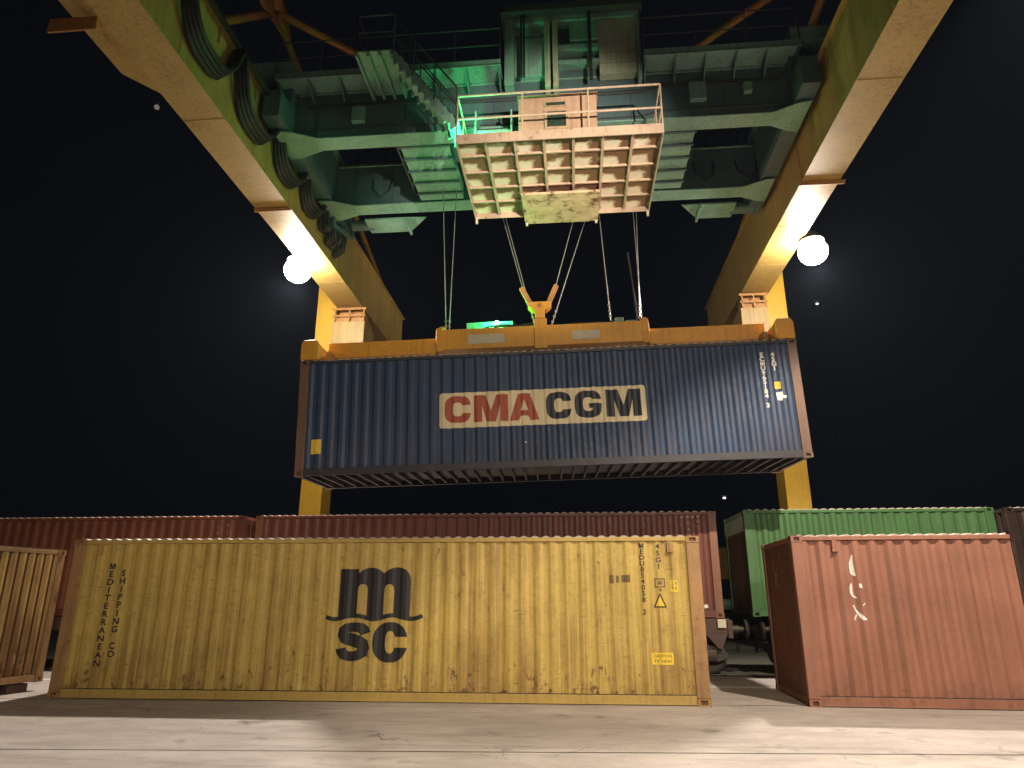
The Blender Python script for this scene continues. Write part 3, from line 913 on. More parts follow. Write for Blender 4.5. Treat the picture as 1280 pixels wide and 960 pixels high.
# weld seams and bolted joints under the bottom flanges
for gx0, gx1, gp in ((LX0, LX1, gl), (RX0, RX1, gr)):
    for yy in (12.3, 18.2, 20.6):
        cb(MB().box(gx0 + .004, gx1 - .004, yy - .012, yy + .012, GZ0 - .006, GZ0 - .001), 'weld_seam', 'crane_yellow', gp, 0)
    for k in range(9):
        for yy in (15.86, 16.08):
            x = gx0 + .06 + (gx1 - gx0 - .12) * k / 8
            cb(MB().lathe([(.016, 0), (.016, .02), (.010, .021)], (x, yy, GZ0 - .024), 6), 'bolt', 'crane_brown', gp, 0)
    for yy in (11.6, 13.4, 14.9, 17.3, 19.8):
        xs2 = gx1 - .012 if gx0 < 0 else gx0 + .012
        sg = 1 if gx0 < 0 else -1
        aa, bb_ = sorted((xs2 + sg * .002, xs2 + sg * .05))
        cb(MB().box(aa, bb_, yy - .006, yy + .006, GZ1 - .5, GZ1 - .05), 'flange_rib', 'crane_yellow', gp, 0)
# web stiffener seams on inner faces
for (xw, sgn, gp) in ((LX1 - .012, 1, gl), (RX0 + .012, -1, gr)):
    for yy in (10.5, 15.97, 21.4):
        a, b = sorted((xw + sgn * .001, xw + sgn * .016))
        cb(MB().box(a, b, yy - .09, yy + .09, GZ0 + .04, GZ1 - .06), 'web_seam', 'crane_yellow', gp, .004)
for xr, gp in (((LX0 + LX1) / 2, gl), ((RX0 + RX1) / 2, gr)):
    cb(MB().box(xr - .04, xr + .04, YN, YF, GZ1 - .008, GZ1 + .09), 'crane_rail', 'steel', gp, .006)

# outboard ledge near the top left of the view with its cross bar and bulb
cb(MB().prism([(-9.10, 4.0), (-9.10, 10.95), (-8.53, 11.72), (-8.47, 11.72), (-8.47, 4.0)], 'z', 12.16, 12.46), 'side_ledge', 'crane_yellow', gl, .006)
cb(MB().box(-9.42, -8.48, 9.36, 9.52, 11.90, 12.015).box(-9.42, -8.48, 9.36, 9.40, 11.72, 11.90), 'ledge_bracket', 'crane_brown', gl, .004)
bl = cb(MB().tube([(-8.72, 11.66, 12.02), (-8.72, 11.66, 11.93)], .03, 8), 'bulb_socket', 'steel', gl, 0)
cb(MB().sphere((-8.72, 11.66, 11.88), .055, 10, 6), 'bulb', 'bulb', gl, 0, True)

# legs: far pair beyond the train, near pair behind the viewer
for yy in (23.0, -6.4):
    for x0, x1, xi0, xi1 in ((-9.36, -8.60, -8.62, -7.36), (6.86, 7.62, 5.92, 6.88)):
        left = x0 < 0
        lg = cb(MB().box(x0, x1, yy, yy + .92, .62, 13.2), 'leg', 'leg_yellow', None, .02)
        cb(MB().box(x0 - .5, x1 + .5, yy + .1, yy + .8, .22, .62), 'sill', 'crane_yellow', lg, .02)
        xa, xb = (x1 - .002, -7.40) if left else (5.94, x0 + .002)
        cb(MB().box(xa, xb, yy - .35, yy + .85, 10.2, 11.42), 'saddle', 'crane_yellow', lg, .015)
        br = MB().box(xa + .08, xb - .06, yy - .25, yy + .75, 11.423, 11.62).box(xa + .16, xb - .16, yy - .1, yy + .6, 11.623, 11.93)
        br.box(xa - .02, xb + .04, yy - .38, yy - .33, 11.86, 11.95)
        for k in range(3):
            xx = xa + .08 + (xb - xa - .12) * k / 2
            br.box(xx - .025, xx + .025, yy - .38, yy - .33, 11.42, 11.86)
        br.box(xa, xb + .02, yy - .38, yy - .33, 11.60, 11.67)
        cb(br, 'bearing_frame', 'crane_brown', lg, .006)
# overhead braces
def brace(pts, r=.10, mat='crane_brown'):
    cb(MB().tube(pts, r, 10), 'brace', mat, None, 0, True)
gus = (-7.6, 14.03, 16.77)
brace([gus, (-7.7, 26.4, 13.95)], .105)
brace([gus, (-8.05, 11.6, 13.95)], .11)
brace([gus, (-5.9, 16.0, 17.0), (-1.5, 24.2, 17.6)], .11)
brace([(-7.62, 13.2, 18.2), gus], .22)
cb(MB().prism([(13.35, 17.6), (14.4, 17.35), (14.95, 16.75), (14.75, 16.55), (14.0, 16.45), (13.35, 16.30), (13.0, 16.5)], 'x', -7.66, -7.54), 'gusset_plate', 'crane_brown', None, .006)
gus2 = (6.1, 12.4, 15.4)
brace([(6.1, 12.0, 15.45), (6.15, 24.0, 13.95)], .10)
brace([(6.15, 12.0, 15.5), (6.5, 11.4, 13.95)], .14)
brace([(6.1, 13.4, 16.3), (3.5, 16.9, 17.0), (-1.5, 24.2, 17.6)], .11)

# festoon track and hanging cable loops along the left girder
ft = cb(MB().box(-7.36, -7.24, 4.0, 19.4, 13.70, 13.78), 'festoon_track', 'steel', None, .004)
tops = [7.2, 9.9, 12.15, 14.35, 16.2, 17.75, 18.35, 18.85, 19.2, 19.5]
depths = [1.15, 1.32, 1.36, 1.34, 1.30, 1.25, 1.42, 1.32, 1.44]
for i in range(len(tops) - 1):
    a, b = tops[i], tops[i + 1]
    m = MB()
    for k, dx in enumerate((-.13, -.05, .03, .11)):
        pts = []
        D = depths[i] - .06 * k
        for j in range(15):
            t = j / 14
            u = 2 * t - 1
            y = (a + b) / 2 + (b - a) / 2 * (abs(u) ** .75) * math.copysign(1, u)
            pts.append((-7.30 + dx + .02 * math.sin(5 * t + i), y, 13.70 - D * (1 - abs(u) ** 2.6)))
        m.tube(pts, .058, 8)
    cb(m, 'festoon_cable', 'festoon', ft, 0, True)
    cb(MB().box(-7.42, -7.18, a - .06, a + .06, 13.58, 13.72), 'cable_carrier', 'steel', ft, .004)

# ------------------------------------------------------------------ floodlights on the crane
def floodlight(p, attach, mat):
    """discharge lamp: cap, ribs and yoke in grey, round glass below; hung on the girder edge"""
    x, y, z = p
    h = MB().lathe([(.05, .62), (.16, .62), (.20, .54), (.24, .44), (.34, .36), (.35, .33), (.28, .33)], p, 24)
    h.bar((x, y, z + .5), attach, .07, .07)
    fl = cb(h, 'floodlight', 'housing', None, 0)
    cb(MB().sphere((x, y, z), .41, 28, 16, .95), 'lamp_glass', mat, fl, 0, True)
    return fl
def beam(p, target, watts, angle, col, name, radius=.16, blend=1.0):
    """the light one floodlight throws"""
    L = bpy.data.lights.new(name, 'SPOT')
    L.energy = watts; L.spot_size = math.radians(angle); L.spot_blend = blend
    L.shadow_soft_size = radius; L.color = col
    o = bpy.data.objects.new(name, L); COL.objects.link(o)
    o.parent = crane
    o.location = Vector(p) - CO
    o.rotation_euler = (Vector(target) - Vector(p)).to_track_quat('-Z', 'Y').to_euler()
    return o
WARM = (1.0, .86, .69); COOL = (1.0, .90, .78)
floodlight((-8.48, 19.0, 11.66), (-8.2, 19.0, 12.02), 'lamp_far')
beam((-8.48, 18.9, 11.12), (-6.0, 11.0, 0), FAR_W, 150, COOL, 'floodlight_beam')
floodlight((7.24, 19.0, 11.58), (6.93, 19.0, 12.08), 'lamp_far')
beam((7.24, 18.9, 11.05), (5.0, 11.0, 0), FAR_W, 150, COOL, 'floodlight_beam')
floodlight((7.15, 7.5, 11.70), (6.90, 7.5, 12.08), 'lamp')
beam((7.15, 7.5, 11.2), (7.9, 11.3, 0), NEAR_W, 104, WARM, 'floodlight_beam', .10, .30)
# unseen tie added behind the viewer, carrying an added lamp for frontal fill
cb(MB().box(-8.60, 6.86, -6.2, -5.7, 9.3, 10.2), 'added_portal_tie', 'crane_yellow', None, .02)
wl = cb(MB().bar((3.2, -5.68, 9.6), (3.2, -5.4, 9.3), .08, .08).bar((3.2, -5.42, 9.32), (3.15, -5.05, 9.06), .5, .36), 'fill_lamp', 'housing', None, .02)
cb(MB().bar((3.15, -5.045, 9.056), (3.149, -5.035, 9.05), .42, .28), 'lamp_glass', 'lamp_fill', wl, 0)  # glass of the added fill lamp
beam((3.15, -4.95, 8.98), (-.6, 10.6, 0), FILL_W, 87, WARM, 'fill_lamp_beam')
wl = cb(MB().bar((7.2, -5.46, 4.4), (7.1, -5.1, 4.4), .08, .08).bar((7.1, -5.12, 4.4), (6.95, -4.75, 4.5), .4, .3), 'fill_lamp', 'housing', None, .02)  # second added lamp, only to brighten the operator platform
cb(MB().bar((6.948, -4.745, 4.501), (6.944, -4.735, 4.502), .34, .24), 'lamp_glass', 'lamp_fill', wl, 0)  # glass of the second added fill lamp
beam((6.90, -4.6, 4.55), (-.15, 14.5, 11.45), PLAT_W, 20, WARM, 'fill_lamp_beam', .1)

# ------------------------------------------------------------------ trolley
TO = Vector((-.8, 16.3, 13.0))
trolley = thing('crane_trolley', 'pale green crane trolley with railings and white rusty platform spanning between the girders', 'crane trolley', TO)
def tb(m, name, mat, parent=None, bevel=.008, smooth=False, label=None):
    m.v = [(x - TO.x, y - TO.y, z - TO.z) for x, y, z in m.v]
    return m.build(name, mat, parent or trolley, bevel, smooth, label)
for y0, y1 in ((14.44, 14.94), (17.62, 18.14)):
    bm_ = tb(MB().box(-6.95, 5.62, y0 + .04, y1 - .04, 13.035, 14.36), 'cross_beam', 'trolley_dark')
    fl = MB().prism([(-7.30, y0 - .34), (-6.9, y0 - .30), (-6.3, y0), (5.05, y0), (5.6, y0 - .30), (5.85, y0 - .34), (5.85, y1 + .3), (5.6, y1 + .25), (5.1, y1), (-6.3, y1), (-6.9, y1 + .25), (-7.3, y1 + .3)], 'z', 13.0, 13.032)
    tb(fl, 'bottom_flange', 'trolley', bm_, .003)
    tb(MB().box(-6.9, 5.55, y0, y1, 14.363, 14.395), 'top_flange', 'trolley', bm_, .003)
    for i in range(11):
        x = -6.3 + i * 1.14
        tb(MB().box(x - .008, x + .008, y0 + .012, y0 + .04, 13.035, 14.36), 'web_stiffener', 'trolley_dark', bm_, 0)
for x0, x1 in ((-7.40, -6.96), (5.50, 5.92)):
    ec = tb(MB().box(x0, x1, 13.6, 19.3, 13.10, 13.86), 'end_carriage', 'trolley_dark')
    xs_ = -8.01 if x0 < 0 else 6.51
    tb(MB().box(min(x0, xs_ - .25), max(x1, xs_ + .25), 13.9, 19.1, 14.62, 15.0), 'wheel_beam', 'trolley', ec)
    tb(MB().box(x0, x1, 14.2, 18.8, 13.862, 14.62), 'carriage_web', 'trolley_dark', ec)
    for yy in (14.4, 18.5):
        tb(MB().lathe([(.08, -.1), (.31, -.1), (.31, -.065), (.27, -.06), (.27, .06), (.31, .065), (.31, .1), (.08, .1)], (xs_, yy, GZ1 + .09 + .28), 24, 'x'), 'wheel', 'steel', ec, 0)
# guide arm at the far left corner with cable roller
ga = MB().bar((-7.05, 18.2, 14.0), (-7.05, 19.45, 14.1), .10, .16).bar((-6.98, 19.45, 14.15), (-6.98, 19.45, 12.95), .12, .12).bar((-7.05, 18.2, 14.0), (-7.15, 18.2, 12.7), .10, .14)
ga.bar((-7.0, 19.45, 12.98), (-7.15, 18.2, 12.75), .10, .12)
ga = tb(ga, 'guide_arm', 'trolley_dark')
tb(MB().sphere((-7.22, 17.95, 12.52), .17, 14, 8), 'cable_roller', 'festoon', ga, 0, True)
# longitudinal members with ribs
for x0, x1 in ((-4.28, -3.0), (2.22, 3.30)):
    lm = tb(MB().box(x0, x1, 14.97, 17.60, 13.06, 13.62), 'longitudinal_beam', 'trolley')
    for yy in (15.02, 15.55, 16.1, 16.65, 17.2):
        tb(MB().box(x0 - .03, x1 + .03, yy - .035, yy + .035, 13.0, 13.058), 'beam_rib', 'trolley_dark', lm, .004)
# conduits, boxes and lamps fixed to the near cross beam, hose loops below it
for z, r in ((13.95, .022), (14.03, .016), (13.25, .02)):
    tb(MB().tube([(-6.6, 14.455, z), (-2.9, 14.455, z), (-2.6, 14.455, z - .12), (1.9, 14.455, z - .12), (2.3, 14.455, z), (5.3, 14.455, z)], r, 6), 'conduit', 'rail_dark', None, 0)
for x, w_, h_, z in ((-5.4, .34, .44, 13.4), (-3.4, .22, .3, 13.5), (3.1, .4, .5, 13.45), (4.4, .2, .26, 13.6)):
    tb(MB().box(x, x + w_, 14.33, 14.478, z, z + h_).box(x + w_ * .4, x + w_ * .5, 14.40, 14.46, z + h_, 13.95), 'junction_box', 'trolley', None, .008)
for x in (-5.8, -4.6, 3.7, 4.9):
    tb(MB().tube([(x, 17.64, 13.9), (x + .05, 17.55, 13.5), (x + .3, 17.5, 13.2), (x + .55, 17.55, 13.45), (x + .6, 17.64, 13.9)], .022, 6), 'hose_loop', 'festoon', None, 0, True)
tb(MB().tube([(-4.45, 14.9, 13.3), (-4.45, 17.6, 13.3)], .03, 6), 'grease_pipe', 'rail_dark', None, 0)
for x in (-2.7, -1.9, .9, 1.9):
    tb(MB().lathe([(.05, -.05), (.26, -.05), (.26, -.035), (.21, -.02), (.21, .02), (.26, .035), (.26, .05), (.05, .05)], (x, 17.05, 13.62), 20, 'x').box(x - .09, x - .06, 16.9, 17.2, 13.45, 14.3).box(x + .06, x + .09, 16.9, 17.2, 13.45, 14.3), 'sheave', 'steel', None, 0)
# machinery glimpsed between the beams
hm = tb(MB().lathe([(.1, -1.5), (.42, -1.5), (.42, -1.44), (.36, -1.42), (.36, 1.42), (.42, 1.44), (.42, 1.5), (.1, 1.5)], (-.4, 16.6, 14.3), 24, 'x'), 'hoist_drum', 'steel', None, 0)
tb(MB().box(-2.9, -2.1, 16.2, 17.2, 13.3, 14.2).box(-2.95, -2.7, 15.2, 15.9, 13.1, 13.5), 'hoist_motor', 'trolley_dark', None, .02)
# drive brackets behind the far beam
for x0, x1, xt in ((-6.25, -4.95, -4.3), (4.0, 5.05, 3.45)):
    db = tb(MB().box(x0, x1, 18.45, 19.25, 13.0, 13.06), 'drive_bracket', 'trolley')
    s_ = 1 if x0 < 0 else -1
    xe = x1 if x0 < 0 else x0
    tb(MB().prism([(xe, 18.45), (xe, 19.25), (xt, 18.46)] if s_ > 0 else [(xt, 18.46), (xe, 19.25), (xe, 18.45)], 'z', 13.01, 13.05), 'bracket_gusset', 'trolley', db, .003)
    tb(MB().box(xe - .03, xe + .03, 18.45, 19.3, 12.90, 13.0), 'bracket_rib', 'trolley', db, .003)
    tb(MB().lathe([(.10, 0), (.17, 0), (.17, .7), (.10, .75)], (x0 - .55 if x0 < 0 else x1 - .1, 19.0, 13.15), 16, 'x'), 'drive_motor', 'trolley_dark', db, 0)

def railing(name, pts, h, mat, parent, r=.019, mid=True, step=1.25, toe=False, outward=None):
    m = MB()
    for a, b in zip(pts[:-1], pts[1:]):
        a = Vector(a); b = Vector(b); L = (b - a).length
        n = max(1, round(L / step))
        for i in range(n + 1):
            p = a.lerp(b, i / n)
            m.tube([p, p + Vector((0, 0, h))], r, 6)
        up = Vector((0, 0, h))
        m.tube([a + up, b + up], r * 1.1, 6)
        if mid: m.tube([a + up * .52, b + up * .52], r * .9, 6)
    return tb(m, name, mat, parent, 0)

# front walkway with its brackets
for xa, xb in ((-7.3, -1.52), (1.98, 5.7)):
    ww = MB().box(xa, xb, 13.82, 14.44, 14.40, 14.44).box(xa, xb, 13.82, 13.85, 14.36, 14.56)
    walk = tb(ww, 'front_walkway', 'trolley')
    n = max(2, round((xb - xa) / .8))
    for i in range(n + 1):
        x = xa + .05 + (xb - xa - .1) * i / n
        bk = MB().prism([(13.86, 14.398), (14.43, 14.398), (14.43, 14.05), (14.36, 14.05)], 'x', x - .02, x + .02)
        tb(bk, 'walkway_bracket', 'trolley_dark', walk, 0)
    railing('railing', [(xa + .02, 13.84, 14.44), (xb - .02, 13.84, 14.44)], 1.08, 'rail_dark', walk)
walk = tb(MB().box(-6.9, 5.5, 18.25, 19.15, 14.86, 14.9), 'rear_walkway', 'trolley_rust')
tb(MB().box(-6.9, 5.5, 19.12, 19.15, 14.903, 15.12).box(-6.9, 5.5, 18.25, 18.28, 14.70, 14.857), 'toe_board', 'toe', walk, 0)
railing('railing', [(-6.9, 19.13, 14.9), (5.5, 19.13, 14.9)], 1.1, 'rail_dark', walk)
railing('railing', [(-6.9, 18.26, 14.9), (5.5, 18.26, 14.9)], 1.1, 'rail_dark', walk)
for i in range(9):
    x = -6.7 + i * 1.5
    tb(MB().box(x - .04, x + .04, 18.16, 18.24, 14.0, 14.9), 'walkway_post', 'trolley_dark', walk, 0)

# machine house on the front beam
mh = tb(MB().box(-1.42, 1.92, 14.46, 17.2, 14.40, 16.10), 'machine_house', 'trolley_dark')
fr = MB()
for x0, x1 in ((-1.46, -1.22), (1.86, 1.96)):
    fr.box(x0, x1, 14.16, 14.455, 14.05, 16.12)
fr.box(-1.219, 1.859, 14.16, 14.455, 15.95, 16.12)
tb(fr, 'frame', 'trolley', mh)
for x, yv in ((-.44, 14.10), (-.24, 14.13)):
    tb(MB().box(x, x + .14, yv, 14.455, 13.9, 15.948), 'column', 'trolley_rust', mh)
tb(MB().box(-1.218, -.442, 14.30, 14.455, 14.4, 15.6).box(-1.218, -.442, 14.30, 14.455, 15.68, 15.948), 'wall_panel', 'trolley', mh)
for x, w_, zz in ((-1.05, .05, 14.2), (-.98, .05, 14.2), (.66, .08, 14.0)):
    tb(MB().box(x, x + w_, 14.03, 14.13, zz, 16.09), 'drain_pipe', 'steel', mh)
for xa, za, zb in ((-.095, 15.05, 15.22), (-.095, 14.62, 14.74), (.20, 15.34, 15.94)):
    tb(MB().box(xa, .92, 14.2, 14.455, za, zb), 'cross_rail', 'trolley', mh)
rp = MB()
for i in range(5):
    zz = 14.25 + i * .34
    rp.box(.925, 1.858, 14.20, 14.455, zz, zz + .31)
    rp.box(.925, 1.858, 14.24, 14.455, zz + .312, zz + .338)
tb(rp, 'rusty_panel', 'trolley_rust', mh)
rw = tb(MB().box(-1.55, 2.05, 13.95, 17.3, 16.123, 16.20).box(-1.55, 2.05, 13.93, 13.96, 16.10, 16.32), 'roof_walkway', 'rail_dark', mh)
railing('roof_railing', [(-1.5, 13.97, 16.2), (2.0, 13.97, 16.2)], 1.1, 'rail_dark', mh, step=.7)
tb(MB().box(.42, .98, 14.2, 14.9, 16.203, 17.6), 'winch_box', 'crane_brown', mh)

# stair from the walkway level down to the platform
def stair(p0, p1, y0, y1, n, name):
    """p0 top, p1 bottom in x/z; toothed stringers, treads"""
    (xa, za), (xb, zb) = p0, p1
    st = MB()
    dx, dz = (xb - xa) / n, (zb - za) / n
    for yy in (y0, y1 - .03):
        loop = [(xa, za + .12), (xb, zb + .12)]
        for i in range(n, 0, -1):
            loop += [(xa + dx * i, zb - dz * (n - i) - .06), (xa + dx * (i - .85), zb - dz * (n - i) - .16 + .02)]
        loop.append((xa, za - .04))
        st.prism(loop, 'y', yy, yy + .03)
    s_ = tb(st, name, 'trolley', None, 0)
    for i in range(n):
        xx, zz = xa + dx * (i + .5), za + dz * (i + .5)
        tb(MB().box(xx - .13, xx + .13, y0 + .03, y1 - .03, zz - .015, zz + .015), 'tread', 'trolley', s_, 0)
    return s_
st1 = stair((-3.98, 14.10), (-2.42, 11.98), 12.92, 13.55, 10, 'stair')
hr = MB()
for yy in (12.90, 13.57):
    for k in (0, .33, .66, 1):
        x, z = -3.98 + 1.56 * k, 14.1 - 2.12 * k
        hr.tube([(x, yy, z), (x, yy, z + 1.0)], .018, 6)
    for hgt in (.5, 1.0):
        hr.tube([(-3.98, yy, 14.1 + hgt), (-2.42, yy, 11.98 + hgt)], .02, 6)
tb(hr, 'hand_rail', 'rail_dark', st1, 0)
ld = MB().box(-4.90, -3.97, 12.9, 14.40, 14.16, 14.20)
for x in (-4.86, -4.58, -4.30, -4.02):
    ld.box(x - .03, x + .03, 12.9, 14.42, 14.04, 14.16)
ld = tb(ld, 'stair_landing', 'trolley')
railing('railing', [(-4.88, 13.8, 14.2), (-4.88, 12.92, 14.2), (-3.98, 12.92, 14.2)], 1.05, 'rail_dark', ld, step=.9)
sx = tb(MB().box(-2.08, -2.04, 13.45, 14.35, 11.62, 12.75).box(-1.24, -1.20, 13.45, 14.35, 11.62, 12.75), 'access_steps', 'trolley')
for i in range(5):
    z = 12.12 + i * .145
    tb(MB().box(-2.038, -1.242, 13.50 + i * .15, 13.72 + i * .15, z, z + .10), 'tread', 'trolley', sx, 0)

# operator platform under the trolley
pl = tb(MB().box(PX0 + .02, PX1 - .02, PY0 + .02, PY1 - .02, 11.60, 11.63), 'operator_platform', 'platform', None, 0)
pf = MB().box(PX0, PX1, PY0, PY0 + .03, 11.46, 11.70).box(PX0, PX1, PY1 - .03, PY1, 11.46, 11.70)
pf.box(PX0, PX0 + .03, PY0 + .03, PY1 - .03, 11.46, 11.70).box(PX1 - .03, PX1, PY0 + .03, PY1 - .03, 11.46, 11.70)
tb(pf, 'edge_frame', 'rail_pink', pl, .003)
for i in range(1, 7):
    x = PX0 + (PX1 - PX0) * i / 7
    tb(MB().box(x - .03, x + .03, PY0 + .031, PY1 - .031, 11.53, 11.598), 'floor_rib', 'rail_pink', pl, .003)
for j in range(1, 5):
    y = PY0 + (PY1 - PY0) * j / 5
    tb(MB().box(PX0 + .031, PX1 - .031, y - .022, y + .022, 11.55, 11.597), 'floor_rib', 'rail_pink', pl, .003)
tb(MB().box(-1.10, .84, 14.95, 16.35, 11.38, 11.44), 'belly_plate', 'platform_yellow', pl, .004)
for x, y in ((PX0 + .05, PY1 - .05), (PX1 - .05, PY1 - .05), (-1.05, 16.30), (.79, 16.30)):
    tb(MB().box(x - .03, x + .03, y - .03, y + .03, 11.30, 11.46 if abs(x) > 1.5 else 11.379), 'foot_bolt', 'plate_white', pl, 0)
for x in (-2.3, -.9, .65, 2.05):
    tb(MB().box(x - .05, x + .05, 14.6, 14.72, 11.632, 12.998), 'hanger_post', 'trolley_dark', pl, .005)
    tb(MB().box(x - .05, x + .05, 15.95, 16.05, 11.632, 13.4), 'hanger_post', 'trolley_dark', pl, .005)
rl = MB()
ztop, zmid = 12.74, 12.12
for x in (PX0 + .02, -.92, .55, PX1 - .02):
    rl.tube([(x, PY0 + .02, 11.70), (x, PY0 + .02, ztop)], .022, 8)
for x in (PX0 + .02, PX1 - .02):
    for yy in (13.75,):
        rl.tube([(x, yy, 11.70), (x, yy, ztop)], .022, 8)
    for z in (ztop, zmid):
        rl.tube([(x, PY0 + .02, z), (x, 14.9, z)], .022, 8)
for z in (ztop, zmid):
    rl.tube([(PX0 + .02, PY0 + .02, z), (PX1 - .02, PY0 + .02, z)], .026, 8)
tb(rl, 'railing', 'rail_pink', pl, 0)
cbn = tb(MB().box(-1.04, .76, 13.32, 14.35, 11.64, 12.92).box(-1.07, .79, 13.28, 14.4, 12.922, 12.96), 'cabin', 'beige', pl, .015)
wf = MB().box(-.44, .11, 13.27, 13.318, 12.0, 12.06).box(-.44, .11, 13.27, 13.318, 12.48, 12.53).box(-.44, -.38, 13.27, 13.318, 12.061, 12.479).box(.05, .11, 13.27, 13.318, 12.061, 12.479)
wf.box(-.44, .08, 13.28, 13.318, 12.62, 12.74)
tb(wf, 'cabin_window_frame', 'beige', pl, .003)
tb(MB().box(-.378, .048, 13.295, 13.318, 12.062, 12.478), 'cabin_window', 'glass', pl, 0)
tb(MB().box(-.40, .04, 13.272, 13.279, 12.64, 12.72), 'cabin_vent', 'glass', pl, 0)

bk2 = tb(MB().lathe([(.07, 0), (.07, .06), (.05, .07)], (-2.15, 13.30, 11.632), 14).tube([(-2.15, 13.30, 11.70), (-2.15, 13.30, 11.80)], .03, 8), 'green_beacon', 'housing', None, 0)
tb(MB().sphere((-2.15, 13.30, 11.86), .06, 14, 8), 'beacon_glass', 'beacon_two', bk2, 0, True)

# ------------------------------------------------------------------ spreader
SO = OG + RG @ Vector((6.096, 1.219, HC))
spr = thing('container_spreader', 'orange yellow spreader beam gripping the top of the hanging blue container', 'spreader', SO, RG)
def sb(m, name, mat, parent=None, bevel=.01, smooth=False):
    m.v = [(x - 6.096, y - 1.219, z - HC) for x, y, z in m.v]
    return m.build(name, mat, parent or spr, bevel, smooth)
sb(MB().box(3.28, 8.84, .80, 1.66, 3.29, 3.86), 'main_beam', 'spreader', None, .02)
for x in (3.30, 8.66):
    sb(MB().box(x, x + .16, .77, 1.69, 3.25, 3.90), 'beam_collar', 'spreader', None, .008)
for x0, x1 in ((.40, 3.279), (8.841, 11.80)):
    a = sb(MB().box(x0, x1, .90, 1.56, 3.24, 3.66), 'telescopic_arm', 'spreader', None, .012)
    sb(MB().box(x0 + .15, x1 if x1 < 5 else x1 - .12, .86, 1.60, 3.19, 3.235), 'arm_flange', 'crane_brown', a, .003)
for x0, x1 in ((.03, .40), (11.80, 12.16)):
    e = sb(MB().box(x0, x1, .16, 2.28, 2.99, 3.40), 'end_beam', 'spreader', None, .03)
    for y0, y1 in ((.0, .155), (2.285, 2.44)):
        xa, xb = x0 - .04, x1 + .04
        sb(MB().prism([(xa, 2.925), (xb, 2.925), (xb, 3.34), (xb - .06, 3.45), (xa + .06, 3.45), (xa, 3.34)], 'y', y0, y1), 'corner_housing', 'spreader', e, .02)
        xm = .09 if x0 < 5 else 12.10
        sb(MB().lathe([(.03, -.02), (.05, 0), (.05, .06), (.03, .08)], (xm, (y0 + y1) / 2, 2.85), 12), 'twist_lock', 'steel', e, 0)
for x in (.48, 11.60):
    sb(MB().box(x, x + .12, .5, .85, 3.0, 3.30), 'guide_flap', 'crane_brown', None, .01)
# centre post with fork for the rope sockets
cp = sb(MB().box(5.86, 6.20, .72, .795, 3.2, 4.02).box(5.90, 6.16, .70, 1.2, 4.021, 4.30).prism([(5.84, 4.30), (6.22, 4.30), (6.34, 4.42), (6.34, 4.52), (5.72, 4.52), (5.72, 4.42)], 'y', .78, 1.1), 'centre_post', 'spreader', None, .012)
sb(MB().bar((5.80, .95, 4.50), (5.56, .95, 5.0), .13, .13).bar((6.26, .95, 4.50), (6.50, .95, 5.02), .13, .13).lathe([(.02, -.2), (.06, -.2), (.06, .2), (.02, .2)], (6.03, .95, 4.42), 12, 'y'), 'rope_sockets', 'crane_brown', cp, .01)
for xa, xb, za, zb in ((4.13, 5.08, 3.42, 3.68), (6.84, 7.55, 3.42, 3.66)):
    sb(MB().box(xa, xb, .788, .797, za, zb), 'name_plate', 'plate_white', None, 0)
sb(MB().box(4.06, 5.30, 1.10, 1.14, 3.863, 4.13), 'lamp_bracket', 'trolley', None, .004)
bc = sb(MB().lathe([(.07, 0), (.07, .12), (.05, .13)], (4.88, .98, 3.863), 14), 'green_beacon', 'housing', None, 0)
sb(MB().sphere((4.88, .98, 4.04), .06, 14, 8), 'beacon_glass', 'beacon', bc, 0, True)
for xa, xb, zt in ((8.0, 8.22, 4.06), (8.26, 8.60, 3.97)):
    sb(MB().box(xa, xb, 1.0, 1.3, 3.862, zt), 'hydraulic_block', 'trolley', None, .02)
# hoses looping over the top of the beam, sheave boxes at the rope ends, flipper arms at the corners
for k in range(4):
    x0_ = 4.4 + .1 * k
    sb(MB().tube([(x0_, .98, 3.86), (x0_ + .25, .95, 3.95 + .02 * k), (x0_ + .9, .93, 3.90), (x0_ + 1.25, .93, 3.97), (x0_ + 1.45, .95, 3.86)], .014, 6), 'hydraulic_hose', 'black', None, 0, True)
    sb(MB().tube([(6.5 + .2 * k, .96, 3.86), (6.9 + .2 * k, .93, 3.93), (7.5 + .12 * k, .95, 3.90), (8.02, 1.02, 3.98)], .013, 6), 'hydraulic_hose', 'black', None, 0, True)
for x in (3.36, 8.70):
    sb(MB().box(x - .02, x + .12, 1.02, 1.5, 3.902, 4.02).tube([(x + .05, .98, 3.97), (x + .05, 1.54, 3.97)], .05, 10), 'rope_anchor', 'spreader', None, .008)
for x in (.10, 11.98):
    sb(MB().tube([(x - .02, 1.0, 3.41), (x, 1.2, 3.47), (x + .02, 1.45, 3.41)], .02, 6), 'lifting_eye', 'crane_brown', None, 0)
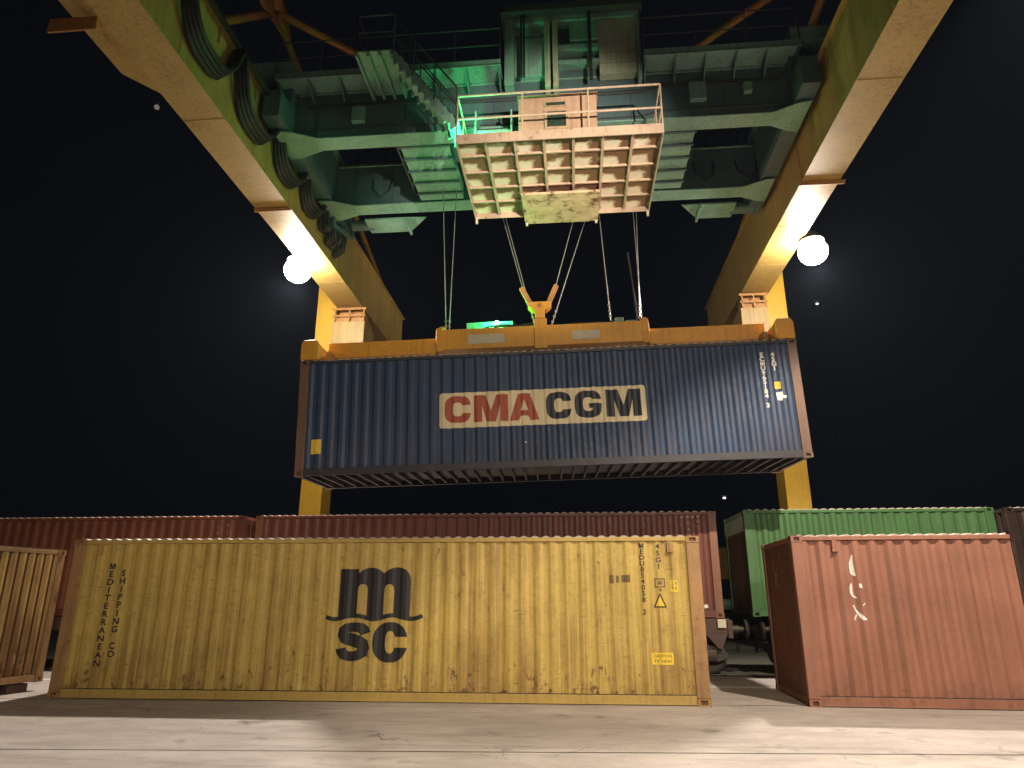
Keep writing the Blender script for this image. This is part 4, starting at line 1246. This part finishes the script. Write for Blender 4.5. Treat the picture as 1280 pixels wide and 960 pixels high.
# hoist ropes, running up to the trolley
RGi = RG.transposed()
def loc(p):
    q = RGi @ (Vector(p) - SO)
    return (q.x, q.y, q.z)
ropes = [((-3.29, 17.05, 8.50), (-3.545, 17.05, 13.6)), ((-3.22, 17.05, 8.50), (-3.11, 17.05, 13.6)),
         ((-1.10, 17.05, 9.32), (-2.17, 17.05, 13.6)), ((-.90, 17.05, 8.70), (-2.08, 17.05, 13.6)),
         ((-.44, 17.05, 9.45), (.66, 17.05, 13.6)), ((-.47, 17.05, 8.70), (1.08, 17.05, 13.6)),
         ((1.10, 17.05, 8.80), (.82, 17.05, 13.6)), ((1.86, 17.05, 8.75), (1.97, 17.05, 13.6)), ((1.93, 17.25, 8.75), (1.83, 17.1, 13.6))]
for a, b in ropes:
    a = Vector(a); b = Vector(b)
    r = MB().tube([loc(a), loc(b)], .0135, 6)
    rp = r.build('hoist_rope', 'rope', spr, 0, False)
    d = (b - a).normalized()
    for k in range(3):
        p = a + d * (.12 + .16 * k)
        cl = MB().box(*[c for q in (loc(p),) for c in (q[0] - .032, q[0] + .032, q[1] - .028, q[1] + .028, q[2] - .028, q[2] + .028)])
        cl.build('rope_clip', 'rope', rp, 0)
MB().tube([loc((1.80, 17.0, 8.75)), loc((1.72, 17.0, 9.9)), loc((1.63, 17.0, 10.75))], .022, 8).build('power_cable', 'festoon', spr, 0)

# ------------------------------------------------------------------ far away lamps on masts
for i, (p, r, lbl) in enumerate((((59.1, 157.3, 68.9), .30, 'single distant lamp on a very high mast right of the crane'),
                                 ((33.4, 157.5, 23.1), .34, 'faint distant lamp low in the gap above the train'))):
    x, y, z = p
    mt = thing('light_mast', lbl, 'light mast', (x, y, 0), group='light masts in the distance')
    MB().tube([(0, 0, 0), (0, 0, z + .6)], .05, 8).build('pole', 'rail_dark', mt)
    hd = MB().box(-.9, .9, -.5, .2, .5, .8)
    hd.v = [(a, b, c + z) for a, b, c in hd.v]
    hd = hd.build('lamp_head', 'housing', mt)
    MB().sphere((0, -.2, z), r, 12, 8, .6).build('lamp_glass', 'far_lamp', hd, 0, True)
# a yellow handling machine far behind the train gap, only its side shows
fm = thing('yard_machine', 'dark yellow machine side seen far behind between the brown and green containers', 'machine', (7.2, 33, 0))
MB().box(-1.4, 1.4, 0, 2.2, 2.6, 4.0).build('body', 'crane_yellow', fm, .05)
MB().box(-1.5, 1.5, .1, 2.1, 1.3, 1.75).build('chassis', 'trolley', fm, .03)
for wx in (-1.0, 1.0):
    MB().lathe([(.2, -.3), (.6, -.3), (.66, -.2), (.66, .2), (.6, .3), (.2, .3)], (wx, .3, .66), 24, 'y').build('wheel', 'black', fm)

# ------------------------------------------------------------------ thin night haze added to imitate lens glow round the floodlights
hm_, nt, out = new_mat('glow_haze')
pv = N(nt, 'ShaderNodeVolumePrincipled')
pv.inputs['Color'].default_value = (.62, .76, 1.0, 1)
pv.inputs['Density'].default_value = HAZE
pv.inputs['Anisotropy'].default_value = .2
nt.links.new(pv.outputs[0], out.inputs['Volume'])
tag(MB().box(-221, 221, -121, 401, -1.2, 74).build('haze', hm_), kind='stuff')

# ------------------------------------------------------------------ night sky, camera, render
w = bpy.data.worlds.new('World'); scene.world = w; w.use_nodes = True
nt = w.node_tree
bg = nt.nodes['Background']
sky = nt.nodes.new('ShaderNodeTexSky')
sky.sky_type = 'NISHITA'; sky.sun_disc = False
sky.sun_elevation = math.radians(-6); sky.sun_rotation = math.radians(200)
mx = nt.nodes.new('ShaderNodeMix'); mx.data_type = 'RGBA'; mx.inputs[0].default_value = .9
mx.inputs[7].default_value = (.0018, .0020, .0034, 1)
nt.links.new(sky.outputs[0], mx.inputs[6])
nt.links.new(mx.outputs[2], bg.inputs['Color'])
bg.inputs['Strength'].default_value = 1.0

cam = bpy.data.cameras.new('camera')
cam.sensor_fit = 'HORIZONTAL'; cam.sensor_width = 36.0
cam.lens = 860.7066 / 1280 * 36
cam.clip_start = .05; cam.clip_end = 2000
co = bpy.data.objects.new('camera', cam); COL.objects.link(co)
r_ = Vector((.99607, .088537, .000584)); u_ = Vector((.025731, -.295792, .954906)); f_ = Vector((-.084717, .951141, .296908))
mat = Matrix((r_, u_, -f_)).transposed().to_4x4()
mat.translation = Vector((0, 0, 1.7918))
co.matrix_world = mat
scene.camera = co
scene.view_settings.view_transform = 'Standard'
scene.view_settings.look = 'None'
scene.view_settings.exposure = 0
scene.view_settings.gamma = 1
scene.render.resolution_x = 1024; scene.render.resolution_y = 768
scene.render.engine = 'CYCLES'
scene.cycles.use_denoising = True
scene.cycles.max_bounces = 6
scene.cycles.diffuse_bounces = 4
scene.cycles.sample_clamp_indirect = 6
scene.cycles.caustics_reflective = False; scene.cycles.caustics_refractive = False
